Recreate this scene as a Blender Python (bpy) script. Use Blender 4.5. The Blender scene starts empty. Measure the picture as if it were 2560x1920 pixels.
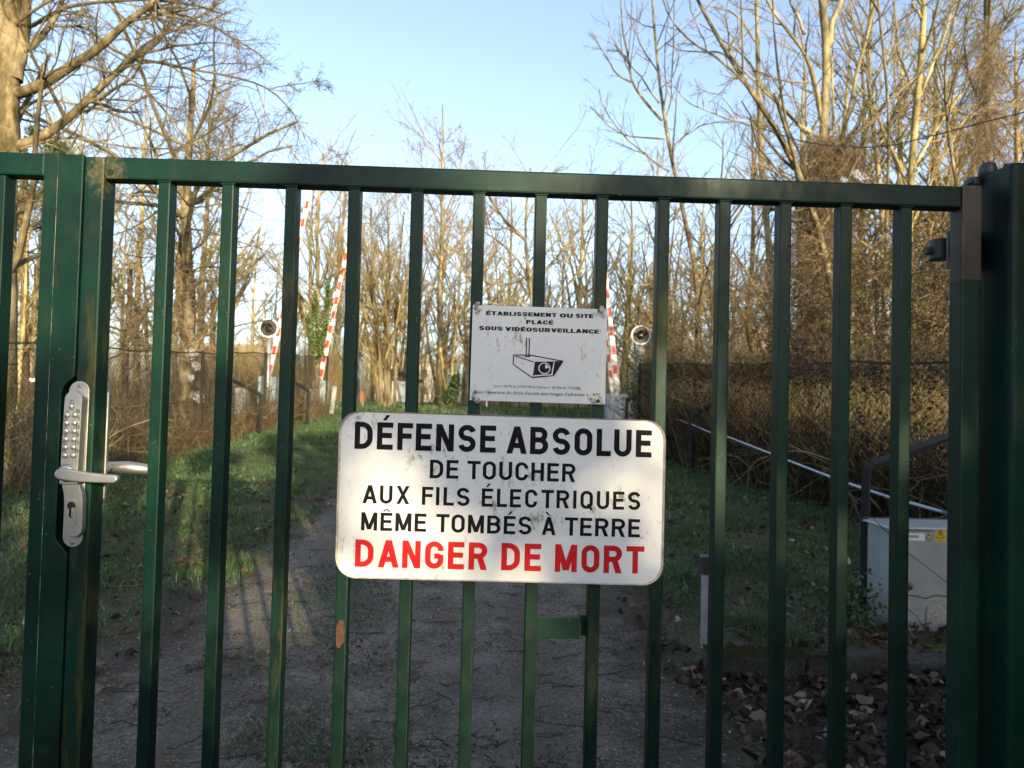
import bpy, math, random
import numpy as np
from mathutils import Vector, Matrix
PI = math.pi
rad = math.radians
scene = bpy.context.scene
col = scene.collection
rng = np.random.default_rng(7)

# ------------------------------------------------------------------ camera
H = 1.35                      # eye height
D = 1.385                     # distance of the gate's front plane
FPX, CX, CY = 1740.0, 1280.0, 960.0
def _rot(psi, th, rho):
    c, s = math.cos, math.sin
    Rz = np.array([[c(psi), -s(psi), 0], [s(psi), c(psi), 0], [0, 0, 1]])
    Rx = np.array([[1, 0, 0], [0, c(th), -s(th)], [0, s(th), c(th)]])
    Ry = np.array([[c(rho), 0, s(rho)], [0, 1, 0], [-s(rho), 0, c(rho)]])
    return Rz @ Rx @ Ry
RC = _rot(-0.02885, 0.02624, -0.02547)
cam_d = bpy.data.cameras.new('camera')
cam = bpy.data.objects.new('camera', cam_d); col.objects.link(cam)
m = Matrix.Identity(4)
for i in range(3):
    m[i][0] = RC[i, 0]; m[i][1] = RC[i, 2]; m[i][2] = -RC[i, 1]
m[0][3], m[1][3], m[2][3] = 0, 0, H
cam.matrix_world = m
cam_d.sensor_width = 36.0
cam_d.lens = FPX / 2560 * 36
cam_d.clip_start = 0.05
cam_d.dof.use_dof = True; cam_d.dof.focus_distance = D; cam_d.dof.aperture_fstop = 8.0   # trees a touch soft, gate sharp
cam_d.clip_end = 2000
scene.camera = cam

# ------------------------------------------------------------------ sky + sun
SUN_AZ = 22.0                 # light travels 22 deg left of straight ahead
SUN_EL = 11.0
w = bpy.data.worlds.new('World'); scene.world = w; w.use_nodes = True
nt = w.node_tree
bg = nt.nodes['Background']
sky = nt.nodes.new('ShaderNodeTexSky'); sky.sky_type = 'NISHITA'; sky.sun_disc = False
sky.sun_elevation = rad(SUN_EL); sky.sun_rotation = rad(180 - SUN_AZ)
sky.altitude = 100; sky.air_density = 0.9; sky.dust_density = 2.1; sky.ozone_density = 1.9
hs = nt.nodes.new('ShaderNodeHueSaturation'); hs.inputs['Saturation'].default_value = .83; hs.inputs['Value'].default_value = 1.03   # thin winter haze pales the blue
nt.links.new(sky.outputs[0], hs.inputs['Color']); nt.links.new(hs.outputs[0], bg.inputs[0]); bg.inputs[1].default_value = 0.15
sd = Vector((math.sin(rad(SUN_AZ)) * math.cos(rad(SUN_EL)), -math.cos(rad(SUN_AZ)) * math.cos(rad(SUN_EL)), math.sin(rad(SUN_EL))))
sun_d = bpy.data.lights.new('sun', 'SUN'); sun_d.energy = 3.3; sun_d.angle = rad(0.55); sun_d.color = (1.0, 0.83, 0.52)
sun = bpy.data.objects.new('sun', sun_d); col.objects.link(sun)
sun.rotation_euler = sd.to_track_quat('Z', 'Y').to_euler()
scene.view_settings.view_transform = 'Standard'
scene.view_settings.look = 'None'
scene.view_settings.gamma = 1.0
scene.view_settings.exposure = 1.56
scene.render.engine = 'CYCLES'

# ------------------------------------------------------------------ helpers
def P(px, py, Y):
    """world point on the vertical plane y=Y seen at photo pixel px,py"""
    d = RC @ np.array([(px - CX) / FPX, 1.0, -(py - CY) / FPX])
    t = Y / d[1]
    return np.array([0, 0, H]) + d * t

def gz(x, y):
    """terrain height"""
    x = np.asarray(x, float); y = np.asarray(y, float)
    z = 0.055 * np.clip(y - 4.0, 0, 19)
    # raised verge on the right behind the kerb
    v = np.clip((x - 1.12) / 0.12, 0, 1) * np.clip((y - 3.56) / 0.05, 0, 1)
    z = z + 0.115 * v * np.clip((14 - y) / 8, 0, 1)
    # bank behind the left fence and soft unevenness
    z = z + 0.05 * np.clip((-2.4 - x) / 1.0, 0, 1)
    z = z + 0.02 * np.sin(x * 1.9 + y * .7) * np.clip((np.abs(x + .6) - 1.6), 0, 1) + 0.008 * np.sin(y * 2.1 + x * 3.0)
    return z

def mesh_np(name, V, F, mat, parent=None, smooth=False, mats=None, fm=None):
    me = bpy.data.meshes.new(name)
    V = np.ascontiguousarray(V, dtype=np.float32); F = np.ascontiguousarray(F, dtype=np.int32)
    n = F.shape[1]
    me.vertices.add(len(V)); me.vertices.foreach_set('co', V.ravel())
    me.loops.add(F.size); me.loops.foreach_set('vertex_index', F.ravel())
    me.polygons.add(len(F))
    me.polygons.foreach_set('loop_start', np.arange(0, F.size, n, dtype=np.int32))
    me.polygons.foreach_set('loop_total', np.full(len(F), n, dtype=np.int32))
    if smooth: me.polygons.foreach_set('use_smooth', np.ones(len(F), bool))
    me.update(calc_edges=True)
    if mat: me.materials.append(mat)
    o = bpy.data.objects.new(name, me); col.objects.link(o)
    if parent: o.parent = parent
    return o

class MB:
    """collects polygons of any size for ONE mesh"""
    def __init__(s): s.v = []; s.f = []
    def add(s, vs, fs):
        b = len(s.v); s.v += [tuple(map(float, p)) for p in vs]; s.f += [tuple(i + b for i in q) for q in fs]; return s
    def box(s, x0, x1, y0, y1, z0, z1):
        return s.add([(x0,y0,z0),(x1,y0,z0),(x1,y1,z0),(x0,y1,z0),(x0,y0,z1),(x1,y0,z1),(x1,y1,z1),(x0,y1,z1)],
                     [(0,3,2,1),(4,5,6,7),(0,1,5,4),(1,2,6,5),(2,3,7,6),(3,0,4,7)])
    def prism(s, poly, y0, y1):
        """polygon of (x,z), seen from -y counter-clockwise, from y0 (front) to y1"""
        n = len(poly)
        vs = [(p[0], y0, p[1]) for p in poly] + [(p[0], y1, p[1]) for p in poly]
        fs = [tuple(range(n)), tuple(range(2*n-1, n-1, -1))] + [(i, i+n, (i+1) % n + n, (i+1) % n) for i in range(n)]
        return s.add(vs, fs)
    def tube(s, pts, r, n=10, caps=True):
        pts = [Vector(p) for p in pts]; rs = r if hasattr(r, '__len__') else [r]*len(pts)
        rings = []; u = None
        for i, p in enumerate(pts):
            t = (pts[min(i+1, len(pts)-1)] - pts[max(i-1, 0)]).normalized()
            if u is None: u = t.cross(Vector((0.13, 0.2, 1)) if abs(t.z) < .9 else Vector((1, 0.1, 0))).normalized()
            else: u = (u - t*u.dot(t)).normalized()
            v = t.cross(u)
            rings.append([p + (u*math.cos(2*PI*k/n) + v*math.sin(2*PI*k/n))*rs[i] for k in range(n)])
        vs = [q for R in rings for q in R]; fs = []
        for i in range(len(pts)-1):
            for k in range(n):
                a, b = i*n+k, i*n+(k+1) % n
                fs.append((a, b, b+n, a+n))
        if caps: fs += [tuple(range(n-1, -1, -1)), tuple(range((len(pts)-1)*n, len(pts)*n))]
        return s.add(vs, fs)
    def lathe(s, c, prof, n=24, axis='y'):
        """profile of (r, d) revolved round axis through c"""
        vs = []
        for r, d in prof:
            for k in range(n):
                a = 2*PI*k/n; x, z = r*math.cos(a), r*math.sin(a)
                vs.append((c[0]+x, c[1]+d, c[2]+z) if axis == 'y' else (c[0]+x, c[1]+z, c[2]+d))
        fs = []
        for i in range(len(prof)-1):
            for k in range(n):
                a, b = i*n+k, i*n+(k+1) % n
                fs.append((a, b, b+n, a+n))
        fs += [tuple(range(n)), tuple(range((len(prof)-1)*n, len(prof)*n))]
        return s.add(vs, fs)
    def build(s, name, mat, parent=None, bevel=0, seg=2, smooth=False):
        me = bpy.data.meshes.new(name); me.from_pydata(s.v, [], s.f); me.update()
        if mat: me.materials.append(mat)
        o = bpy.data.objects.new(name, me); col.objects.link(o)
        if parent: o.parent = parent
        import bmesh
        bm = bmesh.new(); bm.from_mesh(me); bmesh.ops.recalc_face_normals(bm, faces=bm.faces)
        if smooth:
            for f in bm.faces: f.smooth = True
        if bevel:
            es = [e for e in bm.edges if len(e.link_faces) == 2 and e.calc_face_angle() > 0.6]
            bmesh.ops.bevel(bm, geom=es, offset=bevel, segments=seg, profile=.6, affect='EDGES', clamp_overlap=True)
        bm.to_mesh(me); bm.free()
        return o

def empty(name, loc=(0, 0, 0)):
    o = bpy.data.objects.new(name, None); col.objects.link(o); o.location = loc; o.empty_display_size = .1
    return o
def tag(o, label=None, cat=None, group=None, kind=None):
    if label: o['label'] = label
    if cat: o['category'] = cat
    if group: o['group'] = group
    if kind: o['kind'] = kind
    return o
def copy_tree(o, parent=None):
    c = o.copy(); col.objects.link(c)
    if parent: c.parent = parent
    for ch in list(o.children): copy_tree(ch, c)
    return c
def at_base(root):
    """nothing: parts are modelled in world space under roots at the origin unless moved"""
    return root

# ---- vectorised tubes
def tubes(Pt, R, S=3):
    N, K = Pt.shape[:2]
    T = np.gradient(Pt, axis=1); T /= np.linalg.norm(T, axis=2, keepdims=True) + 1e-9
    d = Pt[:, -1] - Pt[:, 0]; ax = np.argmin(np.abs(d), axis=1); hlp = np.eye(3)[ax][:, None, :]
    U = np.cross(T, np.broadcast_to(hlp, T.shape)); U /= np.linalg.norm(U, axis=2, keepdims=True) + 1e-9
    W = np.cross(T, U)
    a = np.arange(S) * 2 * PI / S
    V = Pt[:, :, None, :] + R[:, :, None, None] * (U[:, :, None, :] * np.cos(a)[None, None, :, None] + W[:, :, None, :] * np.sin(a)[None, None, :, None])
    V = V.reshape(-1, 3)
    base = (np.arange(N)[:, None, None] * K + np.arange(K - 1)[None, :, None]) * S
    k = np.arange(S)[None, None, :]; k2 = (k + 1) % S
    F = np.stack([base + k, base + k2, base + S + k2, base + S + k], axis=-1).reshape(-1, 4)
    return V, F
def merge(parts):
    vs = []; fs = []; b = 0
    for V, F in parts:
        vs.append(V); fs.append(F + b); b += len(V)
    return np.concatenate(vs), np.concatenate(fs)
def unit(v): return v / (np.linalg.norm(v, axis=-1, keepdims=True) + 1e-9)
def grow(Pt, R, n, t0=.2, lf=.5, ang=(25, 60), K=6, up=.1, jit=.12, rf=.6, rmin=.002, tip=.35, r=rng, taper=.5, tpow=1.0):
    N, Kp = Pt.shape[:2]
    seg = np.linalg.norm(np.diff(Pt, axis=1), axis=2).sum(1)
    idx = np.repeat(np.arange(N), n); M = len(idx)
    t = t0 + (.99 - t0) * r.random(M) ** tpow
    f = t * (Kp - 1); i = np.minimum(f.astype(int), Kp - 2); fr = (f - i)[:, None]
    p = Pt[idx, i] * (1 - fr) + Pt[idx, i + 1] * fr
    T = unit(Pt[idx, i + 1] - Pt[idx, i]); pr = R[idx, i] * (1 - fr[:, 0]) + R[idx, i + 1] * fr[:, 0]
    q = r.normal(size=(M, 3)); q -= (q * T).sum(1, keepdims=True) * T; q = unit(q)
    a = np.radians(r.uniform(ang[0], ang[1], M))[:, None]
    d = unit(np.cos(a) * T + np.sin(a) * q)
    L = seg[idx] * lf * (1 - taper * t) * r.uniform(.55, 1.25, M)
    st = (L / (K - 1))[:, None]
    out = [p]
    for k in range(1, K):
        d = unit(d + r.normal(size=(M, 3)) * jit + np.array([0, 0, up])); p = p + d * st; out.append(p)
    C = np.stack(out, 1)
    r0 = np.maximum(np.minimum(pr * rf, L * .018), rmin)
    RR = r0[:, None] * np.linspace(1, tip, K)[None, :]
    return C, np.maximum(RR, rmin * .7)
def resample(pts, K):
    pts = np.array(pts, float); s = np.concatenate([[0], np.cumsum(np.linalg.norm(np.diff(pts[:, :3], axis=0), axis=1))])
    u = np.linspace(0, s[-1], K)
    return np.stack([np.interp(u, s, pts[:, j]) for j in range(pts.shape[1])], 1)
def wobble(pts, amp, r=rng):
    """smooth the limb and give it small kinks"""
    n = r.normal(size=pts.shape) * amp; n[0] = 0
    n = (n + np.roll(n, 1, 0) + np.roll(n, -1, 0)) / 3; n[0] = 0
    q = pts.copy(); q[1:-1] = (pts[:-2] + 2*pts[1:-1] + pts[2:]) / 4
    return q + n

# ------------------------------------------------------------------ materials
def newmat(name):
    mt = bpy.data.materials.new(name); mt.use_nodes = True
    return mt, mt.node_tree.nodes, mt.node_tree.links, mt.node_tree.nodes['Principled BSDF']
def ramp(ns, stops, interp='LINEAR'):
    r = ns.new('ShaderNodeValToRGB'); r.color_ramp.interpolation = interp
    el = r.color_ramp.elements
    while len(el) < len(stops): el.new(.5)
    for e, (p, c) in zip(el, stops): e.position = p; e.color = (*c, 1) if len(c) == 3 else c
    return r
def noise(ns, ls, scale, detail=4, vec=None, rough=.6, stretch=None):
    n = ns.new('ShaderNodeTexNoise'); n.inputs['Scale'].default_value = scale; n.inputs['Detail'].default_value = detail
    n.inputs['Roughness'].default_value = rough
    tc = ns.new('ShaderNodeTexCoord'); src = tc.outputs['Object']
    if stretch:
        mp = ns.new('ShaderNodeMapping'); mp.inputs['Scale'].default_value = stretch; ls.new(src, mp.inputs[0]); src = mp.outputs[0]
    ls.new(src, n.inputs['Vector'])
    return n
def bump(ns, ls, h, bsdf, dist=.002, st=.5):
    b = ns.new('ShaderNodeBump'); b.inputs['Strength'].default_value = st; b.inputs['Distance'].default_value = dist
    ls.new(h, b.inputs['Height']); ls.new(b.outputs[0], bsdf.inputs['Normal'])
def mix(ns, ls, fac, a, b):
    m_ = ns.new('ShaderNodeMix'); m_.data_type = 'RGBA'
    if hasattr(fac, 'is_linked'): ls.new(fac, m_.inputs[0])
    else: m_.inputs[0].default_value = fac
    for s, v in ((6, a), (7, b)):
        if hasattr(v, 'is_linked'): ls.new(v, m_.inputs[s])
        else: m_.inputs[s].default_value = (*v, 1)
    return m_.outputs[2]
def simple(name, c, rough=.6, metal=0, var=.15, scale=20, bumpd=0, spec=.5, stretch=None):
    mt, ns, ls, b = newmat(name)
    n = noise(ns, ls, scale, 5, stretch=stretch)
    r = ramp(ns, [(.3, tuple(x*(1-var) for x in c)), (.7, tuple(min(1, x*(1+var)) for x in c))])
    ls.new(n.outputs[0], r.inputs[0]); ls.new(r.outputs[0], b.inputs['Base Color'])
    b.inputs['Roughness'].default_value = rough; b.inputs['Metallic'].default_value = metal
    b.inputs['Specular IOR Level'].default_value = spec
    if bumpd: bump(ns, ls, n.outputs[0], b, bumpd)
    return mt

def gate_paint(name, dirt=.5, yellow=.5, band=False):
    """dark green gloss paint with algae, rubbed patches and small chips"""
    mt, ns, ls, b = newmat(name)
    n1 = noise(ns, ls, 3.5, 6, rough=.65)
    r1 = ramp(ns, [(.3, (.0008, .0070, .0056)), (.5, (.0014, .0185, .0118)), (.72, (.0034, .034, .0195))])
    ls.new(n1.outputs[0], r1.inputs[0])
    # green-yellow algae, streaky down the tube
    n2 = noise(ns, ls, 14, 8, rough=.72, stretch=(1.4, 1.4, .25))
    r2 = ramp(ns, [(.60 - .07*yellow, (0, 0, 0)), (.72 - .07*yellow, (1, 1, 1))]); ls.new(n2.outputs[0], r2.inputs[0])
    c = mix(ns, ls, r2.outputs[0], r1.outputs[0], (.042, .040, .008))
    # grime
    n3 = noise(ns, ls, 30, 8, rough=.75, stretch=(1, 1, .5))
    r3 = ramp(ns, [(.58 - .05*dirt, (0, 0, 0)), (.78, (.75, .75, .75))]); ls.new(n3.outputs[0], r3.inputs[0])
    c = mix(ns, ls, r3.outputs[0], c, (.018, .03, .022))
    # chips and scratches
    n4 = noise(ns, ls, 130, 3, stretch=(1, 1, .6))
    r4 = ramp(ns, [(.715, (0, 0, 0)), (.74, (1, 1, 1))]); ls.new(n4.outputs[0], r4.inputs[0])
    c = mix(ns, ls, r4.outputs[0], c, (.16, .15, .09))
    n7 = noise(ns, ls, 9, 9, rough=.8, stretch=(1.2, 1.2, .14)); r7 = ramp(ns, [(.60, (0, 0, 0)), (.66, (.8,)*3)]); ls.new(n7.outputs[0], r7.inputs[0])
    c = mix(ns, ls, r7.outputs[0], c, (.010, .011, .009))
    vd = ns.new('ShaderNodeVectorMath'); vd.operation = 'DISTANCE'; tcc = ns.new('ShaderNodeTexCoord'); ls.new(tcc.outputs['Object'], vd.inputs[0]); vd.inputs[1].default_value = tuple(P(268, 434, D))
    n8 = noise(ns, ls, 38, 8, rough=.75); ma = ns.new('ShaderNodeMath'); ma.operation = 'MULTIPLY_ADD'; ls.new(n8.outputs[0], ma.inputs[0]); ma.inputs[1].default_value = -.11; ls.new(vd.outputs['Value'], ma.inputs[2])
    r8 = ramp(ns, [(.0, (1, 1, 1)), (.004, (0, 0, 0))]); mr8 = ns.new('ShaderNodeMapRange'); mr8.inputs[1].default_value = -.022; mr8.inputs[2].default_value = -.012; mr8.inputs[3].default_value = 1; mr8.inputs[4].default_value = 0; ls.new(ma.outputs[0], mr8.inputs[0])
    n9 = noise(ns, ls, 70, 6, rough=.8); r9 = ramp(ns, [(.38, (.012, .03, .02)), (.5, (.045, .045, .022)), (.64, (.10, .09, .055))]); ls.new(n9.outputs[0], r9.inputs[0])
    c = mix(ns, ls, mr8.outputs[0], c, r9.outputs[0])
    if band:                              # brown-grey tone above a fixed height, green below
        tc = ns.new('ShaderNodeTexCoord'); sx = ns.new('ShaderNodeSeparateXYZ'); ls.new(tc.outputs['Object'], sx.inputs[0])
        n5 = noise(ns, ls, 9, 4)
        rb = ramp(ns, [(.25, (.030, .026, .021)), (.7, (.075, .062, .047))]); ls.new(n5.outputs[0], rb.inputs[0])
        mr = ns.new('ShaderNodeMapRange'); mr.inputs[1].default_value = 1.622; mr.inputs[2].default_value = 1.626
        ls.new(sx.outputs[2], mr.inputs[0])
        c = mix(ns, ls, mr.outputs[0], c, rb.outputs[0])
    ls.new(c, b.inputs['Base Color'])
    rr = ramp(ns, [(.3, (.33,)*3), (.75, (.6,)*3)]); ls.new(n3.outputs[0], rr.inputs[0]); ls.new(rr.outputs[0], b.inputs['Roughness'])
    b.inputs['Specular IOR Level'].default_value = .2
    n6 = noise(ns, ls, 420, 3)
    bump(ns, ls, n6.outputs[0], b, .0004, .35)
    return mt

def sign_white(name, algae=.5):
    mt, ns, ls, b = newmat(name)
    n1 = noise(ns, ls, 6, 5)
    r1 = ramp(ns, [(.3, (.54, .545, .55)), (.7, (.63, .635, .64))]); ls.new(n1.outputs[0], r1.inputs[0])
    n2 = noise(ns, ls, 46, 9, rough=.8, stretch=(1.3, 1, .55))
    n3 = noise(ns, ls, 7.0, 3)
    mm = ns.new('ShaderNodeMath'); mm.operation = 'MULTIPLY_ADD'; ls.new(n3.outputs[0], mm.inputs[0]); mm.inputs[1].default_value = .55
    ls.new(n2.outputs[0], mm.inputs[2])
    r2 = ramp(ns, [(.900 - .03*algae, (0, 0, 0)), (.965, (.9, .9, .9))]); ls.new(mm.outputs[0], r2.inputs[0])
    c = mix(ns, ls, r2.outputs[0], r1.outputs[0], (.13, .14, .05))
    ls.new(c, b.inputs['Base Color']); b.inputs['Roughness'].default_value = .38
    return mt
def corner_dirt(name):
    mt, ns, ls, b = newmat(name)
    n2 = noise(ns, ls, 160, 6, rough=.75)
    r1 = ramp(ns, [(.45, (.45, .43, .38)), (.6, (.07, .06, .045))]); ls.new(n2.outputs[0], r1.inputs[0])
    ls.new(r1.outputs[0], b.inputs['Base Color']); b.inputs['Roughness'].default_value = .9
    return mt

def bark(name, dark, mid, light, scale=5, bd=.01):
    mt, ns, ls, b = newmat(name)
    n1 = noise(ns, ls, scale, 7, rough=.7, stretch=(1, 1, .45))
    r1 = ramp(ns, [(.38, dark), (.5, mid), (.64, light)]); ls.new(n1.outputs[0], r1.inputs[0])
    ls.new(r1.outputs[0], b.inputs['Base Color']); b.inputs['Roughness'].default_value = .9; b.inputs['Specular IOR Level'].default_value = .15
    n2 = noise(ns, ls, scale*7, 5, stretch=(1, 1, .3)); bump(ns, ls, n2.outputs[0], b, bd, .8)
    return mt
def island(name, stops, rough=.75, trans=0, spec=.2, var=None, vscale=3):
    """colour differs from piece to piece (leaf, blade, stone)"""
    mt, ns, ls, b = newmat(name)
    g = ns.new('ShaderNodeNewGeometry'); r = ramp(ns, stops); ls.new(g.outputs['Random Per Island'], r.inputs[0])
    out = r.outputs[0]
    if var:
        n = noise(ns, ls, vscale, 4); rr = ramp(ns, [(.42, (0, 0, 0)), (.6, (1, 1, 1))]); ls.new(n.outputs[0], rr.inputs[0])
        out = mix(ns, ls, rr.outputs[0], out, var)
    ls.new(out, b.inputs['Base Color']); b.inputs['Roughness'].default_value = rough; b.inputs['Specular IOR Level'].default_value = spec
    if trans:
        ls.new(out, b.inputs['Base Color'])
        tr = ns.new('ShaderNodeBsdfTranslucent'); ls.new(out, tr.inputs[0])
        ms = ns.new('ShaderNodeMixShader'); ms.inputs[0].default_value = trans
        ls.new(b.outputs[0], ms.inputs[1]); ls.new(tr.outputs[0], ms.inputs[2]); ls.new(ms.outputs[0], ns['Material Output'].inputs[0])
    return mt

def ground_mat(name, cols, s1=1.2, s2=14, bd=.012, speck=None, patch=None, edge=None):
    mt, ns, ls, b = newmat(name)
    n1 = noise(ns, ls, s1, 8, rough=.7); r1 = ramp(ns, [(.3, cols[0]), (.5, cols[1]), (.68, cols[2])]); ls.new(n1.outputs[0], r1.inputs[0])
    n2 = noise(ns, ls, s2*3, 8, rough=.8); r2 = ramp(ns, [(.36, (.30,)*3), (.64, (1.7,)*3)]); ls.new(n2.outputs[0], r2.inputs[0])
    mu = ns.new('ShaderNodeMix'); mu.data_type = 'RGBA'; mu.blend_type = 'MULTIPLY'; mu.inputs[0].default_value = 1
    ls.new(r1.outputs[0], mu.inputs[6]); ls.new(r2.outputs[0], mu.inputs[7]); c = mu.outputs[2]
    if speck:
        v = ns.new('ShaderNodeTexVoronoi'); v.inputs['Scale'].default_value = 95
        tc = ns.new('ShaderNodeTexCoord'); ls.new(tc.outputs['Object'], v.inputs['Vector'])
        sp = ns.new('ShaderNodeSeparateColor'); ls.new(v.outputs['Color'], sp.inputs[0])
        r3 = ramp(ns, [(.70, (0, 0, 0)), (.95, (1, 1, 1))]); ls.new(sp.outputs[0], r3.inputs[0])
        r4 = ramp(ns, [(.25, (1, 1, 1)), (.5, (0, 0, 0))]); ls.new(v.outputs['Distance'], r4.inputs[0])
        mm = ns.new('ShaderNodeMath'); mm.operation = 'MULTIPLY'; ls.new(r3.outputs[0], mm.inputs[0]); ls.new(r4.outputs[0], mm.inputs[1])
        c = mix(ns, ls, mm.outputs[0], c, speck)
    rough = .92
    if patch:
        n5 = noise(ns, ls, .9, 6, rough=.55, stretch=(1, .6, 1)); r5 = ramp(ns, [(.50, (0, 0, 0)), (.66, (.8,)*3)]); ls.new(n5.outputs[0], r5.inputs[0])
        c = mix(ns, ls, r5.outputs[0], c, patch)
        rr = ramp(ns, [(.0, (.95,)*3), (1, (.6,)*3)]); ls.new(r5.outputs[0], rr.inputs[0]); ls.new(rr.outputs[0], b.inputs['Roughness'])
    else: b.inputs['Roughness'].default_value = rough
    b.inputs['Specular IOR Level'].default_value = .3
    if edge:
        tc = ns.new('ShaderNodeTexCoord'); sx = ns.new('ShaderNodeSeparateXYZ'); ls.new(tc.outputs['Object'], sx.inputs[0])
        def mth(op, a, b_):
            m_ = ns.new('ShaderNodeMath'); m_.operation = op
            for i_, v_ in enumerate((a, b_)):
                if v_ is None: continue
                if hasattr(v_, 'is_linked'): ls.new(v_, m_.inputs[i_])
                else: m_.inputs[i_].default_value = v_
            return m_.outputs[0]
        ne = noise(ns, ls, 3.2, 8, rough=.7); dd = mth('ABSOLUTE', mth('ADD', sx.outputs[0], .45), None); dd = mth('ADD', dd, mth('MULTIPLY', ne.outputs[0], 1.1))
        mr = ns.new('ShaderNodeMapRange'); mr.inputs[1].default_value = 1.62; mr.inputs[2].default_value = 1.95; ls.new(dd, mr.inputs[0])
        rs = ramp(ns, [(.3, (.035, .027, .017)), (.6, (.085, .066, .042))]); ls.new(n2.outputs[0], rs.inputs[0]); c = mix(ns, ls, mr.outputs[0], c, rs.outputs[0])
        # trodden wheel lines, browner and damper
        nw = noise(ns, ls, 1.6, 6, rough=.7); d2 = mth('ABSOLUTE', mth('SUBTRACT', mth('ABSOLUTE', mth('ADD', sx.outputs[0], .5), None), .72), None); d2 = mth('ADD', d2, mth('MULTIPLY', nw.outputs[0], .5))
        m2 = ns.new('ShaderNodeMapRange'); m2.inputs[1].default_value = .42; m2.inputs[2].default_value = .22; ls.new(d2, m2.inputs[0])
        c = mix(ns, ls, mth('MULTIPLY', m2.outputs[0], .55), c, (.10, .078, .055))
    ls.new(c, b.inputs['Base Color'])
    n6 = noise(ns, ls, s2*5, 8, rough=.75); bump(ns, ls, n6.outputs[0], b, bd, .9)
    return mt
def seam_mat():
    mt, ns, ls, b = newmat('chipped_seam'); n = noise(ns, ls, 22, 7, rough=.75, stretch=(1, 1, .5))
    r_ = ramp(ns, [(.44, (.006, .038, .025)), (.52, (.20, .18, .12)), (.62, (.34, .30, .2))]); ls.new(n.outputs[0], r_.inputs[0]); ls.new(r_.outputs[0], b.inputs[0]); b.inputs['Roughness'].default_value = .7
    return mt
M = {}
M['seam'] = seam_mat()
M['paint'] = gate_paint('green_paint', .5, -.2)
M['paint_old'] = gate_paint('green_paint_algae', .8, 1.0)
M['paint_band'] = gate_paint('green_paint_brown_top', .4, .1, True)
M['steel'] = simple('brushed_steel', (.42, .41, .39), .42, .85, .08, 60, .0002)
M['steel_dark'] = simple('dark_zinc', (.25, .25, .26), .45, .8, .15, 60)
M['black'] = simple('black_gap', (.008, .008, .008), .9, 0, .1)
M['sign'] = sign_white('enamel_white', 1.25)
M['sign2'] = sign_white('plate_white', .35)
M['ink'] = simple('black_lettering', (.004, .004, .006), .6, 0, .2, 30, 0, .12)
M['red_ink'] = simple('red_lettering', (.44, .009, .011), .55, 0, .12, 25, 0, .15)
M['grey_ink'] = simple('faded_lettering', (.016, .013, .016), .6, 0, .2, 40, 0, .12)
M['rim'] = simple('sign_rim', (.36, .31, .26), .5, .3, .35, 60)
M['ice'] = simple('dirty_ice', (.15, .155, .165), .38, 0, .35, 6, .002)
M['cdirt'] = corner_dirt('corner_grime')
M['rust'] = simple('rust', (.055, .021, .011), .9, 0, .75, 140, .0006)
M['bark_old'] = bark('moss_and_shade_bark', (.035, .030, .014), (.11, .088, .048), (.27, .225, .135), 6)  # dark stop stands for branch shade along with moss
M['twig_warm'] = bark('twig_bark', (.05, .042, .022), (.12, .098, .052), (.24, .195, .105), 3, .001)
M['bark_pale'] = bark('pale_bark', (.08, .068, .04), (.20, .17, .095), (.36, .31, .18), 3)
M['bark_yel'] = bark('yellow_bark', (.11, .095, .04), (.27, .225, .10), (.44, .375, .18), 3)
M['bark_left'] = bark('brown_bark_moss_shade', (.03, .028, .012), (.10, .078, .04), (.25, .205, .12), 4.5)  # dark patches put branch shade into the left trunk, beside moss
M['bark_mid'] = bark('brown_bark', (.035, .03, .016), (.11, .09, .05), (.23, .19, .11), 2)
M['bark_dark'] = bark('dark_bark', (.03, .022, .016), (.07, .05, .035), (.13, .09, .06), 5)
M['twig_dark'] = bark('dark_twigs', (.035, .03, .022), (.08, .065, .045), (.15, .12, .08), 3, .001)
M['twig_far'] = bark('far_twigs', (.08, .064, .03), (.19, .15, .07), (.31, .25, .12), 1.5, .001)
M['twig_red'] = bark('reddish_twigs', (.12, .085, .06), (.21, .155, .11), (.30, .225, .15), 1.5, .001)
M['vine'] = island('dry_vine', [(0, (.06, .045, .03)), (.5, (.17, .125, .075)), (1, (.33, .25, .15))], .85)
M['bramble'] = island('dead_bramble_glints', [(0, (.012, .009, .006)), (.5, (.045, .033, .018)), (.85, (.13, .093, .048)), (1, (.34, .24, .12))], .85)  # dark stems hold fence shade, the bright last stop sun glints
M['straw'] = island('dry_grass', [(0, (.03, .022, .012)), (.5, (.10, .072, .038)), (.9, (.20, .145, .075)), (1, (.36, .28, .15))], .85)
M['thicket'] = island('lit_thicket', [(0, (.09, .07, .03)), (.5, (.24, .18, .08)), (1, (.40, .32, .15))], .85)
M['fluff'] = simple('seed_fluff', (.50, .52, .56), .95, 0, .2, 60)
M['ivy'] = island('ivy_leaf', [(0, (.015, .035, .01)), (.6, (.045, .085, .02)), (1, (.10, .16, .05))], .45, .15, .5)
M['ivy_lit'] = island('ivy_leaf_sunlit', [(0, (.04, .07, .015)), (.6, (.09, .13, .035)), (1, (.17, .2, .07))], .5, .2, .4)  # brighter ivy copy, sun on the climbing leaves put into the colour
M['pine'] = island('needle_leaf', [(0, (.02, .035, .012)), (.6, (.05, .075, .025)), (1, (.09, .11, .04))], .6, .1)
M['grass'] = island('frosty_grass', [(0, (.03, .07, .018)), (.45, (.06, .125, .035)), (.84, (.085, .15, .05)), (.95, (.15, .21, .13)), (1, (.34, .40, .38))], .7, .25, .3, (.075, .105, .045), 1.1)
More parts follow.
